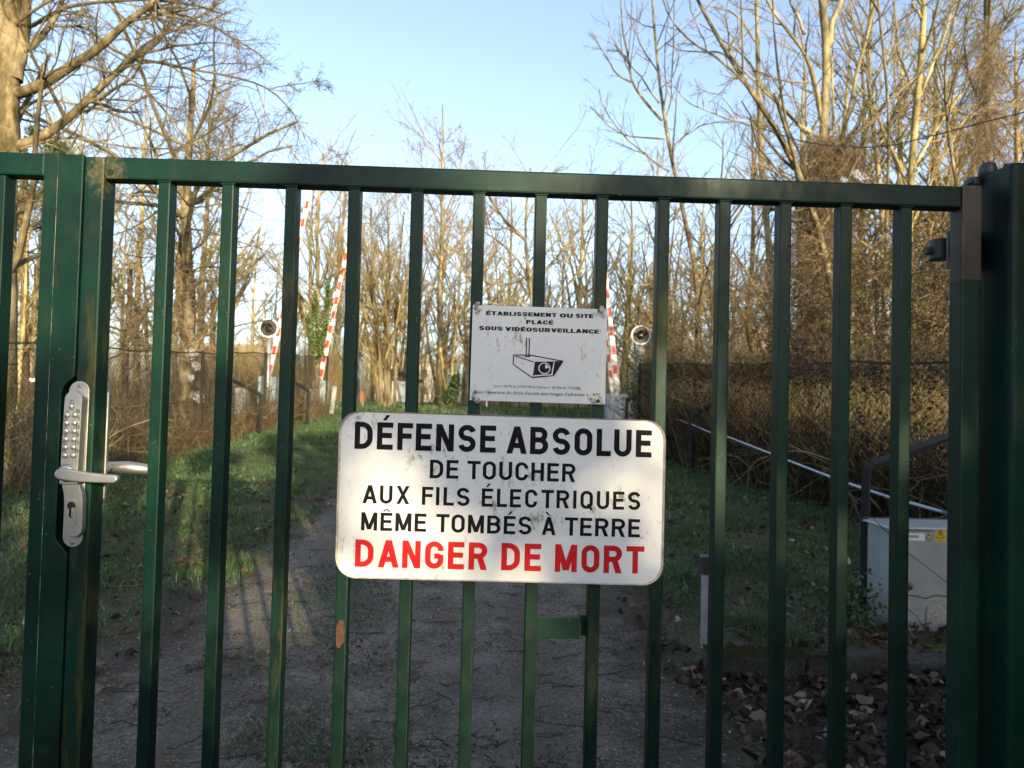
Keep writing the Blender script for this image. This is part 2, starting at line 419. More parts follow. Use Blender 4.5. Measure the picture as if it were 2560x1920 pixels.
M['leaf'] = island('fallen_leaf', [(0, (.02, .014, .010)), (.5, (.05, .034, .024)), (.8, (.11, .07, .048)), (.93, (.23, .145, .10)), (1, (.34, .30, .29))], .7, .1)
M['crumb'] = island('leaf_crumb', [(0, (.025, .018, .012)), (.6, (.06, .042, .028)), (1, (.15, .10, .07))], .9)
M['stone'] = island('gravel_stone', [(0, (.06, .055, .05)), (.5, (.17, .155, .14)), (.9, (.28, .25, .22)), (1, (.5, .46, .42))], .85)
M['concrete'] = simple('old_concrete', (.075, .072, .06), .95, 0, .45, 14, .004)
M['kerbstone'] = ground_mat('kerb_stone', ((.025, .024, .018), (.05, .047, .038), (.085, .08, .068)), 5, 20, .01)
M['moss'] = simple('moss', (.05, .045, .010), 1, 0, .4, 60, .004)
M['galv'] = simple('galvanised', (.36, .37, .38), .5, .5, .2, 12)
M['white_bar'] = simple('white_barrier_paint', (.78, .76, .72), .4, 0, .06, 10)
M['red_bar'] = simple('red_barrier_paint', (.55, .035, .02), .4, 0, .12, 10)
M['cab'] = simple('cabinet_paint', (.27, .285, .285), .5, 0, .12, 7, 0, .4)
M['cab_skylit'] = simple('cabinet_lid_skylit', (.42, .43, .44), .5, 0, .1, 7)  # paler than the body: sky light on the lid put into its colour
M['yellow'] = simple('warning_yellow', (.62, .43, .01), .4, 0, .08, 20)
M['label'] = simple('paper_label', (.62, .66, .70), .5, 0, .05, 20)
M['label_grey'] = simple('label_grey', (.26, .27, .28), .6, 0, .1, 30)
M['tubemetal'] = simple('dull_brace_paint', (.010, .010, .010), .85, 0, .3, 20)
M['pipe'] = simple('pale_pipe', (.42, .47, .55), .4, 0, .12, 30)
M['pipe_blue'] = simple('blue_pipe', (.03, .10, .30), .4, 0, .12, 30)
M['wire'] = simple('fence_wire', (.035, .032, .027), .6, .5, .4, 5)
M['greenpost'] = simple('green_fence_post', (.01, .09, .06), .5, 0, .2, 10)
M['machine'] = simple('barrier_machine_paint', (.33, .40, .46), .5, 0, .12, 5)
M['lamp_black'] = simple('lamp_black', (.03, .03, .032), .45, 0, .2, 8)
M['lamp_red'] = simple('unlit_red_lens', (.018, .011, .01), .2, 0, .2, 20)
M['rustpost'] = simple('rusty_post', (.22, .09, .05), .9, 0, .3, 15)
M['render_w'] = simple('pale_render', (.62, .58, .52), .9, 0, .08, 1)
M['roof'] = simple('roof_tile', (.34, .27, .22), .9, 0, .2, 3)
M['glass'] = simple('window_dark', (.08, .09, .1), .15, 0, .1, 3)

M['soil'] = ground_mat('leafy_soil', ((.045, .035, .022), (.08, .07, .035), (.06, .085, .03)))
M['path'] = ground_mat('gritty_path', ((.072, .056, .040), (.155, .126, .095), (.25, .207, .162)), 2.6, 16, .02, (.42, .35, .28), (.17, .158, .14), True)

# ------------------------------------------------------------------ ground
def sheet(name, xs, ys, mat, dz=0, fn=None):
    X, Yg = np.meshgrid(xs, ys)
    Z = gz(X, Yg) + dz
    V = np.stack([X, Yg, Z], -1)
    if fn is not None: V = fn(V)
    nx, ny = len(xs), len(ys)
    i = (np.arange(ny-1)[:, None]*nx + np.arange(nx-1)[None, :]).ravel()
    F = np.stack([i, i+1, i+nx+1, i+nx], 1)
    return mesh_np(name, V.reshape(-1, 3), F, mat, smooth=True)
xs = np.concatenate([[-900, -300, -120, -60, -35, -22, -16], np.arange(-12, 12.01, .12), [16, 22, 35, 60, 120, 300, 900]])
ys = np.concatenate([[-400, -120, -40, -20, -10, -5], np.arange(-2, 3.4, .3), np.arange(3.4, 12, .07), np.arange(12, 26, .3), [28, 32, 40, 55, 80, 140, 300, 900]])
tag(sheet('ground', xs, ys, M['soil']), 'brown leafy soil rising gently beyond the gate', kind='structure')
def path_fn(V):
    u = (V[..., 0] + 2.3) / 3.4
    y = V[..., 1]
    e = .10*np.sin(y*1.7) + .07*np.sin(y*4.3+1) + .04*np.sin(y*9.1)
    wv = 1.7 + .12*np.sin(y*1.1+.4)
    x = -.45 + (u*2-1)*wv*.92 + e*(u*2-1)
    V[..., 0] = x; V[..., 2] = gz(x, y) + .006 + .012*np.sin(PI*np.clip(u, 0, 1))
    return V
tag(sheet('path', np.linspace(-2.3, 1.1, 40), np.concatenate([np.arange(-6, 3, .5), np.arange(3, 24, .12)]), M['path'], 0, path_fn),
    'worn gritty track running away behind the gate', kind='structure')

def rep_quads(c, size, rgn, fold=.3, up=0.0, aspect=.7):
    """c: N centres -> small folded leaves (2 quads each)"""
    N = len(c); a = unit(rgn.normal(size=(N, 3)) * np.array([1, 1, .45 if up == 0 else 1]))
    q = rgn.normal(size=(N, 3)) * np.array([1, 1, .5 if up == 0 else 1]); b = unit(q - (q*a).sum(1, keepdims=True)*a); n = np.cross(a, b)
    s = (size * rgn.uniform(.55, 1.3, N))[:, None]
    A = c - a*s*.5; B = c + a*s*.5; ww = s*aspect*.5
    V = np.stack([A, c + b*ww + n*s*fold*.5, B, c - b*ww + n*s*fold*.5], 1)
    m_ = c - n*s*fold*.1
    V = np.stack([A, c + b*ww + n*s*fold*.4, B, m_, c - b*ww + n*s*fold*.4], 1).reshape(-1, 3)
    i = np.arange(N)*5
    F = np.concatenate([np.stack([i, i+3, i+2, i+1], 1), np.stack([i, i+4, i+2, i+3], 1)])
    return V, F
def leafs(c, size, rgn):
    N = len(c); a = unit(rgn.normal(size=(N, 3))*[1, 1, .35]); q = rgn.normal(size=(N, 3))*[1, 1, .45]; b = unit(q-(q*a).sum(1, keepdims=True)*a); n = np.cross(a, b); n *= np.sign(n[:, 2:3]+1e-9)
    L = (size*rgn.uniform(.5, 1.35, N))[:, None]; w_ = L*rgn.uniform(.28, .48, N)[:, None]; cu = rgn.normal(size=(N, 1))*.35; cr = rgn.uniform(.1, .7, (N, 1))
    def pt(t, u): return c + a*L*(t-.5) + b*w_*u + n*(L*cu*(t-.5)**2*2 + w_*cr*abs(u)*(.8+rgn.uniform(-.5, .5, (N, 1))))
    V = np.stack([pt(0, 0), pt(.33, 0), pt(.68, 0), pt(1, 0), pt(.25, .9), pt(.62, 1.0), pt(.3, -1.0), pt(.66, -.85)], 1).reshape(-1, 3)
    i = np.arange(N)*8; F = np.concatenate([np.stack([i+p, i+q_, i+s_], 1) for p, q_, s_ in ((0, 1, 4), (1, 5, 4), (1, 2, 5), (2, 3, 5), (0, 6, 1), (1, 6, 7), (1, 7, 2), (2, 7, 3))])
    return V, F
def blades(x, y, h, wd, rgn, lean=.45, dz=0, z=None):
    N = len(x); z = gz(x, y) + dz if z is None else z
    base = np.stack([x, y, z], 1); a = rgn.uniform(0, 2*PI, N)
    s = np.stack([np.cos(a), np.sin(a), np.zeros(N)], 1); l = unit(np.stack([rgn.normal(size=N), rgn.normal(size=N), np.zeros(N)], 1))
    hh = (h * rgn.uniform(.5, 1.3, N))[:, None]; ww = (wd * rgn.uniform(.6, 1.3, N))[:, None]
    ln = rgn.uniform(.1, 1, N)[:, None]*lean
    up = np.array([0, 0, 1.])
    p1 = base + up*hh*.55 + l*hh*ln*.4; p2 = base + up*hh*(1-.35*ln) + l*hh*ln*1.2
    V = np.stack([base - s*ww, base + s*ww, p1 + s*ww*.8, p1 - s*ww*.8, p2 + s*ww*.15, p2 - s*ww*.15], 1).reshape(-1, 3)
    i = np.arange(N)*6
    F = np.concatenate([np.stack([i, i+1, i+2, i+3], 1), np.stack([i+3, i+2, i+4, i+5], 1)])
    return V, F
def clumpy(x, y, s=1.6):
    return (np.sin(x*3.1*s+y*1.3*s)+np.sin(x*1.7*s-y*2.9*s+1)+np.sin(x*5.3*s+y*4.1*s+2)*.7+np.sin(x*11*s-y*7*s)*.5)

r = np.random.default_rng(11)
def verge(name, N, x0, x1, y0, y1, label, edge):
    y = y0 + (y1-y0)*r.random(N)**1.6; x = r.uniform(x0, x1, N)
    k = edge(x, y) & (clumpy(x, y) + r.normal(size=N)*1.2 > -.9)
    x, y = x[k], y[k]
    cl = clumpy(x*1.3, y*1.3)
    V, F = blades(x, y, .032 + .020*np.clip(cl+1, 0, 3), .0016 + .00035*y, r, 1.1)
    return tag(mesh_np(name, V, F, M['grass']), label, kind='stuff')
verge('grass', 190000, -5.2, -1.7, 3.2, 21, 'frosty green grass on the verge left of the track',
      lambda x, y: x < -1.85 + .25*np.sin(y*1.3) + .25*np.sin(y*3.7+1)*.5 - .5*np.clip(4.3-y, 0, 1) + r.normal(size=len(x))*.18)
verge('grass', 140000, .9, 4.2, 3.62, 16, 'dark shaded grass on the verge right of the track',
      lambda x, y: ~((x > 1.75) & (y < 4.45)) & (x > 1.0 + .12*np.sin(y*1.9) + np.abs(r.normal(size=len(x)))*.12) & (x < 3.45 + .196*(8.6-y)) & (y > 4.25 + .5*np.sin(x*2.3) - r.random(len(x))*.6))
# thin tufts on the crown of the track
N = 22000; y = 2.6 + 17*r.random(N)**1.6; x = -.80 + r.normal(size=N)*.26 + .1*np.sin(y); k = clumpy(x, y, .8) + r.normal(size=N)*.5 > .9
V, F = blades(x[k], y[k], .017 + .0015*y[k], .0012 + .0005*y[k], r, 1.5, .016)
tag(mesh_np('grass', V, F, M['grass']), 'thin grass tufts along the middle of the track', kind='stuff')
# far verge beyond the crossing
N = 16000; y = r.uniform(20, 34, N); x = r.uniform(-8, 9, N)
V, F = blades(x, y, .16 + 0*x, .02 + 0*x, r, 1.0)
tag(mesh_np('grass', V, F, M['grass']), 'bright sunlit grass beyond the end of the track', kind='stuff')

# leaf litter
N = 6600
x = np.concatenate([r.uniform(1.0, 3.6, 3400), r.uniform(.7, 3.3, 1800), r.uniform(-5, -1.6, 1400)])
y = np.concatenate([2.35 + 1.3*r.random(3400), 3.4 + 5*r.random(1800)**1.7, 3.0 + 6*r.random(1400)])
k = ((x > .95 + .25*np.sin(y*3) + .3*r.normal(size=N)) & (clumpy(x, y, .9) + r.normal(size=N) > -.9)) | (x < 0)
x, y = x[k], y[k]
c = np.stack([x, y, gz(x, y) + .012 + .03*r.random(len(x))], 1)
V, F = leafs(c, np.where(y < 3.6, .058, .05)*np.where(r.random(len(y)) < .45, .55, 1.1), r)
tag(mesh_np('fallen_leaves', V, F, M['leaf']), 'dry brown fallen leaves heaped before the kerb and strewn about', kind='stuff')
# grit and twigs on the track
N = 26000; y = 2.2 + 9*r.random(N)**1.8; x = r.uniform(-2.6, 1.5, N)
s = .0022 + .0045*r.random(N)**3
c = np.stack([x, y, gz(x, y)+.018], 1)
oc = np.array([(1, 0, 0), (0, 1, 0), (-1, 0, 0), (0, -1, 0), (0, 0, .7)])
V = (c[:, None, :] + oc[None]*s[:, None, None]*r.uniform(.6, 1.4, (N, 5, 1))).reshape(-1, 3); i = np.arange(N)*5
F = np.concatenate([np.stack([i+a, i+b, i+4, i+4], 1) for a, b in ((0, 1), (1, 2), (2, 3), (3, 0))])[:, :3]
tag(mesh_np('gravel', V, F, M['stone']), 'small pale grit scattered over the track', kind='stuff')
N = 42000; y = 2.3 + 9*r.random(N)**1.7; x = r.uniform(-2.4, 1.4, N)
cl = np.sin(x*3.3+y*1.1)+np.sin(x*1.3-y*4.7+1)+.8*np.sin(x*7.1+y*6.3+2)+.6*np.sin(x*15-y*13); k = cl + r.normal(size=N)*.5 > 1.15; c = np.stack([x, y, gz(x, y)+.021+.006*r.random(N)], 1)[k]
V, F = rep_quads(c, .014, r, .5); tag(mesh_np('leaf_crumbs', V, F, M['crumb']), 'dark crumbled leaf litter in patches on the track', kind='stuff')
N = 900; y = 2.4 + 6*r.random(N)**1.5; x = r.uniform(-2.8, 2.6, N); a = r.uniform(0, PI, N); L = r.uniform(.04, .28, N)
q = np.stack([np.cos(a), np.sin(a)*.5, 0*a], 1); t_ = np.linspace(-.5, .5, 5)
Pt = np.stack([x, y, gz(x, y)+.024], 1)[:, None] + q[:, None]*(L[:, None]*t_)[..., None] + r.normal(size=(N, 5, 3))*.006
V, F = tubes(Pt, np.full((N, 5), .0022), 3)
tag(mesh_np('fallen_twigs', V, F, M['bramble']), 'dark broken twigs lying across the track', kind='stuff')

# kerb
kb = MB()
for k_ in range(9): kb.box(1.12+k_*.5, 1.612+k_*.5, 3.47+.012*math.sin(k_*2.3), 3.60, -.1, .112+.01*math.sin(k_*1.7))
ko = kb.build('stone_kerb', M['kerbstone'], None, .025, 3)
tag(ko, 'old dark stone kerb with moss on top, in front of the right verge', 'kerb')
V, F = blades(r.uniform(1.12, 1.75, 2500), r.uniform(3.45, 3.60, 2500), .012 + np.zeros(2500), .003, r, .6, z=np.full(2500, .116))
mo = mesh_np('moss', V, F, M['moss'], ko)

# ------------------------------------------------------------------ the gate
SX = .12457733; X0 = -.670001
ZT = H + .4652; ZB = H + .4206
BW, BD_ = .0238, .032
RD = .036
leaf = tag(empty('metal_gate', (0, D, 0)), 'dark green barred metal gate leaf carrying the two white signs', 'gate')
def local(o, root):
    o.parent = root; o.matrix_parent_inverse = Matrix.Translation(-Vector(root.location)); return o
def bb(x0, x1, y0, y1, z0, z1, name, mat, root, bev=.002):
    return local(MB().box(x0, x1, y0, y1, z0, z1).build(name, mat, None, bev, 2), root)
xl0 = P(206, 544, D)[0]; xl1 = P(257, 544, D)[0]
xr0 = P(2405, 564, D)[0]; xr1 = P(2455, 564, D)[0]
bb(xl1, xr0, D, D+RD, ZB, ZT, 'top_rail', M['paint'], leaf, .004)
bb(xl1, xr0, D, D+RD, .06, .105, 'bottom_rail', M['paint'], leaf, .004)
bb(xl0+.0015, xl1-.0002, D-.001, D+.044, .03, ZT-.0015, 'left_stile', M['paint_old'], leaf, .004)
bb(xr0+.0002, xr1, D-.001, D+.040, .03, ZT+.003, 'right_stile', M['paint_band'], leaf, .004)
bar0 = None; bars = []
for k in range(13):
    x = X0 + k*SX
    if k == 0:
        bar0 = bb(x, x+BW, D+.0012, D+.0012+BD_, .1052, ZB-.0002, 'bar', M['paint'], leaf, .0028)
        b_ = bar0
    else:
        b_ = bar0.copy(); col.objects.link(b_); b_.location.x = k*SX; bars.append(b_)
        if k in (2, 7, 8):
            b_.data = bar0.data.copy(); b_.data.materials[0] = M['paint_old']
bar0.data = bar0.data.copy(); bar0.data.materials[0] = M['paint']
wv = []
for k in range(13):
    bx_ = bar0 if k == 0 else bars[k-1]
    if k == 0:
        wb = MB(); q_ = [(X0-.0015+i_*.0027, D+.0012-.0004*math.sin(i_*2.1), ZB-.0022-.0006*math.sin(i_*1.3)) for i_ in range(11)]
        wb.tube(q_, [.0022+.0007*math.sin(i_*2.7) for i_ in range(11)], 7); w0 = wb.build('weld_bead', M['paint'], None, 0, smooth=True); w0.parent = bar0; w0.matrix_parent_inverse = Matrix.Identity(4)
    else:
        w_ = w0.copy(); col.objects.link(w_); w_.parent = bx_
# hole in the top left corner with its worn patch
hp = P(275, 430, D-.002)
mt_, ns, ls, b = newmat('worn_corner')
n = noise(ns, ls, 40, 8, rough=.75); rr = ramp(ns, [(.36, (.02, .05, .03)), (.5, (.09, .085, .04)), (.66, (.17, .15, .10))]); ls.new(n.outputs[0], rr.inputs[0]); ls.new(rr.outputs[0], b.inputs[0]); b.inputs['Roughness'].default_value = .8
def blob(cx, cz, rx, rz, seed, n=40, amp=.25):
    q = np.random.default_rng(seed); ph = q.uniform(0, 6.28, 6); out = []
    for i in range(n):
        a = 2*PI*i/n; k = 1 + amp*sum(math.sin((j+2)*a+ph[j])/(j+1.5) for j in range(6))
        out.append((cx + rx*k*math.cos(a), cz + rz*k*math.sin(a)))
    return out
def clip_poly(pl, x0, x1, z0, z1): return [(min(max(a, x0), x1), min(max(b_, z0), z1)) for a, b_ in pl]
local(MB().lathe((hp[0], D-.002, hp[2]), [(.0062, 0), (.0062, .0012)], 20).build('bolt_hole', M['black']), leaf)
# rust patch on the fourth bar from the lock
rp = P(848, 1585, D)
xb = X0+3*SX
local(MB().prism(clip_poly(blob(xb+BW*.5, rp[2], .0095, .026, 9, amp=.12), xb+.0028, xb+BW-.0028, 0, 3), D+.0006, D+.0011).build('rust_patch', M['rust']), leaf)
# bracket plate between two bars under the big sign
a = P(1349, 1537, D+.02); c = P(1470, 1592, D+.02)
br = MB(); br.box(X0+6*SX+BW-.001, X0+7*SX-.0145, D+.006, D+.010, c[2], a[2]); br.box(X0+7*SX-.0145, X0+7*SX+.001, D+.026, D+.030, c[2], a[2]-.001)
br.box(X0+7*SX-.0175, X0+7*SX-.0145, D+.010, D+.030, c[2], a[2])
local(br.build('bracket_plate', M['paint_old'], None, .001), leaf)
# hinge behind the right stile
hz = P(2372, 620, D+.08)
hb = MB(); hb.lathe((hz[0]-.006, D+.10, hz[2]), [(.022, -.022), (.022, .022)], 18, 'z'); hb.tube([(hz[0]-.040, D+.10, hz[2]-.004), (hz[0]+.03, D+.10, hz[2]+.006)], .010, 8)
hb.box(hz[0]-.02, hz[0]+.05, D+.05, D+.06, hz[2]-.05, hz[2]+.03)
local(hb.build('hinge', M['lamp_black'], None, .002), leaf)
# diagonal scratches near the latch side stay in the paint

# ---- left fixed leaf: stile with the lock notch, its rail and one bar
fx = tag(empty('metal_gate', (-.9, D, 0)), 'fixed green gate leaf at the far left, its wide stile notched round the lock', 'gate')
xa0 = P(105.8, 544, D)[0]; xa1 = P(204.5, 544, D)[0]
def zz(py): return P(190, py, D)[2]
notch = xa1 - .024
poly = [(xa0, .02), (xa1, .02), (xa1, zz(1384)), (xa1-.004, zz(1378)), (notch+.002, zz(1350)), (notch, zz(1335)), (notch, zz(985)), (notch+.002, zz(972)), (notch+.008, zz(960)), (xa1-.004, zz(946)), (xa1, zz(943)), (xa1, ZT+.001), (xa0, ZT+.001)]
local(MB().prism(poly, D-.002, D+.05).build('stile', M['paint'], None, .0022), fx)
local(MB().tube([(xa0+.0275, D-.0021, .02), (xa0+.0275, D-.0021, ZT)], .0005, 5).build('seam', M['seam']), fx)
bb(-1.9, xa0-.0002, D, D+RD, ZB+.0015, ZT+.002, 'top_rail', M['paint'], fx, .004)
bb(-1.9, xa0-.0002, D, D+RD, .06, .105, 'bottom_rail', M['paint'], fx, .004)
xq = P(8, 560, D)[0]
for k in range(7):
    bb(xq-BW-k*SX, xq-k*SX, D+.0012, D+.0012+BD_, .1052, ZB+.001, 'bar', M['paint'], fx, .0028)
bb(xl0-.05, xl0+.03, D+.051, D+.056, .02, ZT-.05, 'dark_backing', M['lamp_black'], fx, .001)  # dark sheet put behind the lock notch so its gap looks black

# ---- right pillar
pil = tag(empty('gate_pillar', (1.02, 1.38, 0)), 'thick square green steel gate pillar at the right edge', 'gate post')
Yn = 1.325; xp = P(2530, 600, Yn)[0]; zt = P(2530, 402, Yn)[2]
local(MB().box(xp, xp+.15, Yn, Yn+.15, 0, zt).build('post_body', M['paint_band2'] if 'paint_band2' in M else M['paint'], None, .012, 4), pil)
kp = P(2514, 398, Yn+.09)
kk = MB(); kk.lathe((xp+.012, Yn+.085, zt), [(.016, -.01), (.017, .012), (.014, .022), (.006, .027)], 16, 'z'); local(kk.build('cap_bolt', M['lamp_black'], None, 0, smooth=True), pil)
kk = MB(); kk.lathe((xp+.075, Yn+.06, zt), [(.03, 0), (.03, .006)], 20, 'z'); kk.tube([(xp+.03, Yn+.06, zt+.008), (xp+.16, Yn+.055, zt+.016)], .009, 8); local(kk.build('hinge_arm', M['lamp_black'], None, .001), pil)
hb2 = P(2470, 462, Yn+.11)
kk = MB(); kk.tube([(xp+.004, Yn+.10, hb2[2]), (xp-.014, Yn+.10, hb2[2])], .013, 8); kk.tube([(xp-.014, Yn+.10, hb2[2]), (xp-.024, Yn+.10, hb2[2])], .007, 8)
local(kk.build('hinge_bolt', M['lamp_black'], None, .001), pil)

# ------------------------------------------------------------------ stroke lettering
SW = .185
def arc(cx, cy, rx, ry, a0, a1, n=9):
    return [(cx+rx*math.cos(rad(a0+(a1-a0)*i/n)), cy+ry*math.sin(rad(a0+(a1-a0)*i/n))) for i in range(n+1)]
def glyph(ch, s):
    """list of ('line',pts,closed) or ('poly',pts); width"""
    h = s/2; base = {'É': 'E', 'È': 'E', 'Ê': 'E', 'À': 'A'}.get(ch, ch); w = {'D': .64, 'E': .57, 'F': .55, 'N': .64, 'S': .63, 'A': .73, 'B': .65, 'O': .64, 'L': .52, 'U': .63, 'T': .64, 'C': .62, 'H': .62, 'R': .65, 'X': .66, 'M': .78, 'I': s, 'Q': .64, 'G': .64, 'P': .62, 'V': .70}.get(base, .6)
    L = []; stem = lambda x: L.append(('line', [(x, 0), (x, 1)], False)); a = s*1.08
    ln = lambda p, c=False: L.append(('line', p, c)); po = lambda p: L.append(('poly', p))
    if base == 'D':
        stem(h); rr_ = .30; ln([(s*.6, 1-h)] + arc(w-h-rr_, 1-h-rr_, rr_, rr_, 90, 0) + arc(w-h-rr_, h+rr_, rr_, rr_, 0, -90) + [(s*.6, h)])
    elif base in 'EF':
        stem(h); ln([(s*.6, 1-h), (w, 1-h)]); ln([(s*.6, .52), (w*.93, .52)])
        if base == 'E': ln([(s*.6, h), (w, h)])
    elif base == 'L': stem(h); ln([(s*.6, h), (w, h)])
    elif base == 'T': ln([(w/2, 0), (w/2, 1)]); ln([(0, 1-h), (w, 1-h)])
    elif base == 'I': stem(h)
    elif base == 'H': stem(h); stem(w-h); ln([(s*.6, .52), (w-s*.6, .52)])
    elif base == 'N': stem(h); stem(w-h); po([(0, 1), (w-a, 0), (w, 0), (a, 1)])
    elif base == 'M': stem(h); stem(w-h); po([(0, 1), (w/2-a/2, .06), (w/2+a/2, .06), (a, 1)]); po([(w-a, 1), (w/2-a/2, .06), (w/2+a/2, .06), (w, 1)])
    elif base == 'A': po([(0, 0), (a, 0), (w/2+a/2, 1), (w/2-a/2, 1)]); po([(w-a, 0), (w, 0), (w/2+a/2, 1), (w/2-a/2, 1)]); ln([(w*.22, .30), (w*.78, .30)])
    elif base == 'V': po([(0, 1), (w/2-a/2, 0), (w/2+a/2, 0), (a, 1)]); po([(w-a, 1), (w/2-a/2, 0), (w/2+a/2, 0), (w, 1)])
    elif base == 'X': po([(0, 0), (a, 0), (w, 1), (w-a, 1)]); po([(0, 1), (w-a, 0), (w, 0), (a, 1)])
    elif base == 'U': rx = w/2-h; ln([(h, 1)] + arc(w/2, h+rx, rx, rx, 180, 360, 14) + [(w-h, 1)])
    elif base in 'OQ':
        rx = w/2-h; ln(arc(w/2, 1-h-rx, rx, rx, 0, 180, 14) + arc(w/2, h+rx, rx, rx, 180, 360, 14), True)
        if base == 'Q': po([(w*.50, .22), (w*.68, .30), (w*1.02, -.02), (w*.84, -.09)])
    elif base in 'CG':
        rx = w/2-h; p = [(w-h, 1-h-rx-.03)] + arc(w/2, 1-h-rx, rx, rx, 0, 180, 14) + arc(w/2, h+rx, rx, rx, 180, 360, 14)
        if base == 'C': ln(p + [(w-h, h+rx+.03)])
        else: ln(p + [(w-h, .52)]); ln([(w*.5, .46), (w-s*.6, .46)])
    elif base == 'S':
        rx = w/2-h; ry = (1-s)/4
        ln(arc(w/2, 1-h-ry, rx, ry, 12, 270, 22) + arc(w/2, h+ry, rx, ry, 90, -168, 22)[1:])
    elif base in 'RPB':
        stem(h); yb = .50 if base != 'B' else .53; ry = (1-h-yb)/2; x1 = w-h if base != 'B' else w-h-.03
        ln([(s*.6, 1-h)] + arc(x1-ry, 1-h-ry, ry, ry, 90, -90, 12) + [(s*.6, yb)])
        if base == 'B': ry = (yb-h)/2; ln([(s*.6, yb)] + arc(w-h-ry, h+ry, ry, ry, 90, -90, 12) + [(s*.6, h)])
        if base == 'R': po([(w*.42, .50), (w*.42+a, .50), (w, 0), (w-a*1.05, 0)])
    t = s*.42
    if ch == 'É': po([(w*.34, 1.07), (w*.34+s*.62, 1.07), (w*.62+s*.55, 1.27), (w*.62-s*.2, 1.27)])
    if ch in 'ÈÀ': po([(w*.62-s*.62, 1.07), (w*.62, 1.07), (w*.36, 1.27), (w*.36-s*.75, 1.27)])
    if ch == 'Ê':
        po([(w*.16, 1.06), (w*.16+t*1.3, 1.06), (w*.5+t*.6, 1.22), (w*.5-t*.6, 1.22)]); po([(w*.84-t*1.3, 1.06), (w*.84, 1.06), (w*.5+t*.6, 1.22), (w*.5-t*.6, 1.22)])
    return L, w
def strip(pts, hw, closed):
    n = len(pts); out = []
    for i in range(n):
        if closed: a, b = pts[i-1], pts[(i+1) % n]
        else: a, b = pts[max(i-1, 0)], pts[min(i+1, n-1)]
        p = pts[i]; d0 = np.array(p)-np.array(a); d1 = np.array(b)-np.array(p)
        if np.linalg.norm(d0) < 1e-9: d0 = d1
        if np.linalg.norm(d1) < 1e-9: d1 = d0
        d0 = d0/np.linalg.norm(d0); d1 = d1/np.linalg.norm(d1); tt = d0+d1; tt = tt/np.linalg.norm(tt)
        nn = np.array([-tt[1], tt[0]]); k = hw/max(.5, float(np.dot(nn, [-d0[1], d0[0]])))
        out.append((np.array(p)+nn*k, np.array(p)-nn*k))
    return out
def words(name, items, Yp, mat, root, s=SW, gap=.155):
    return [word(name, [i_], Yp, mat, root, s, gap) for i_ in items]
def word(name, items, Yp, mat, root, s=SW, gap=.155):
    """items: (text, x0px, y0px, x1px, y1px, cap_px) baseline ends; ONE mesh of stroke letters"""
    V = []; Fs = []; lay = 0
    for text, ax, ay, bx, by, cap in items:
        A = P(ax, ay, Yp); B = P(bx, by, Yp); Hh = P(ax, ay-cap, Yp)[2]-A[2]
        x = 0; gl = []
        for ch in text:
            if ch == ' ': x += .38; continue
            L, w_ = glyph(ch, s); gl.append((x, L)); x += w_ + gap*(.7 if ch in 'LTFAV' else 1)
        tot = x-gap*(.7 if text[-1] in 'LTFAV' else 1); ex = (B-A)/tot
        upv = np.array([math.tan(rad(.0))*Hh, 0, Hh])
        def W(px, py, l): q = A + ex*px + upv*py; return (q[0], Yp - l*.00006, q[2])
        for gx, L in gl:
            for j, it in enumerate(L):
                b0 = len(V)
                if it[0] == 'poly':
                    V += [W(gx+p[0], p[1], j) for p in it[1]]; Fs.append(tuple(range(b0, b0+len(it[1]))))
                else:
                    st = strip(it[1], s/2, it[2]); n_ = len(st)
                    for p, q in st: V += [W(gx+p[0], p[1], j), W(gx+q[0], q[1], j)]
                    for i in range(n_ if it[2] else n_-1):
                        k = (i+1) % n_; Fs.append((b0+2*i, b0+2*i+1, b0+2*k+1, b0+2*k))
    me = bpy.data.meshes.new(name); me.from_pydata(V, [], Fs); me.materials.append(mat); me.update()
    o = bpy.data.objects.new(name, me); col.objects.link(o)
    return local(o, root)
def fonttext(name, text, ax, ay, bx, by, cap, Yp, mat, root, off=0.0):
    cu = bpy.data.curves.new(name, 'FONT'); cu.body = text; cu.size = 1; cu.offset = off; cu.resolution_u = 4
    to = bpy.data.objects.new('t', cu); col.objects.link(to)
    dg = bpy.context.evaluated_depsgraph_get(); me = bpy.data.meshes.new_from_object(to.evaluated_get(dg)); bpy.data.objects.remove(to)
    me.name = name
    co = np.array([v.co[:] for v in me.vertices]); A = P(ax, ay, Yp); B = P(bx, by, Yp); Hh = P(ax, ay-cap, Yp)[2]-A[2]
    x0, x1 = co[:, 0].min(), co[:, 0].max(); ch = .70
    u = (co[:, 0]-x0)/(x1-x0)
    for v, uu, c0 in zip(me.vertices, u, co):
        q = A + (B-A)*uu; v.co = (q[0], Yp, q[2] + c0[1]/ch*Hh)
    me.materials.clear(); me.materials.append(mat); me.update()
    o = bpy.data.objects.new(name, me); col.objects.link(o)
    return local(o, root)

def rrect(c4, rpx, Yp, n=8):
    """rounded quad from 4 pixel corners TL,TR,BR,BL -> world polygon (x,z) ccw"""
    w4 = [P(x, y, Yp)[[0, 2]] for x, y in c4]; R = rpx/FPX*Yp; out = []
    for i in (3, 2, 1, 0):
        c = w4[i]; pr = w4[(i+1) % 4]; nx_ = w4[(i-1) % 4]
        d1 = (pr-c)/np.linalg.norm(pr-c); d2 = (nx_-c)/np.linalg.norm(nx_-c)
        if R < 1e-6: out.append(tuple(c)); continue
        o = c + (d1+d2)*R
        for k in range(n+1):
            a = k/n*PI/2; out.append(tuple(o - d2*R*math.cos(a)*1.0*1 - d1*R*math.sin(a) if False else o - d2*R*math.cos(a) - d1*R*math.sin(a)))
    return out
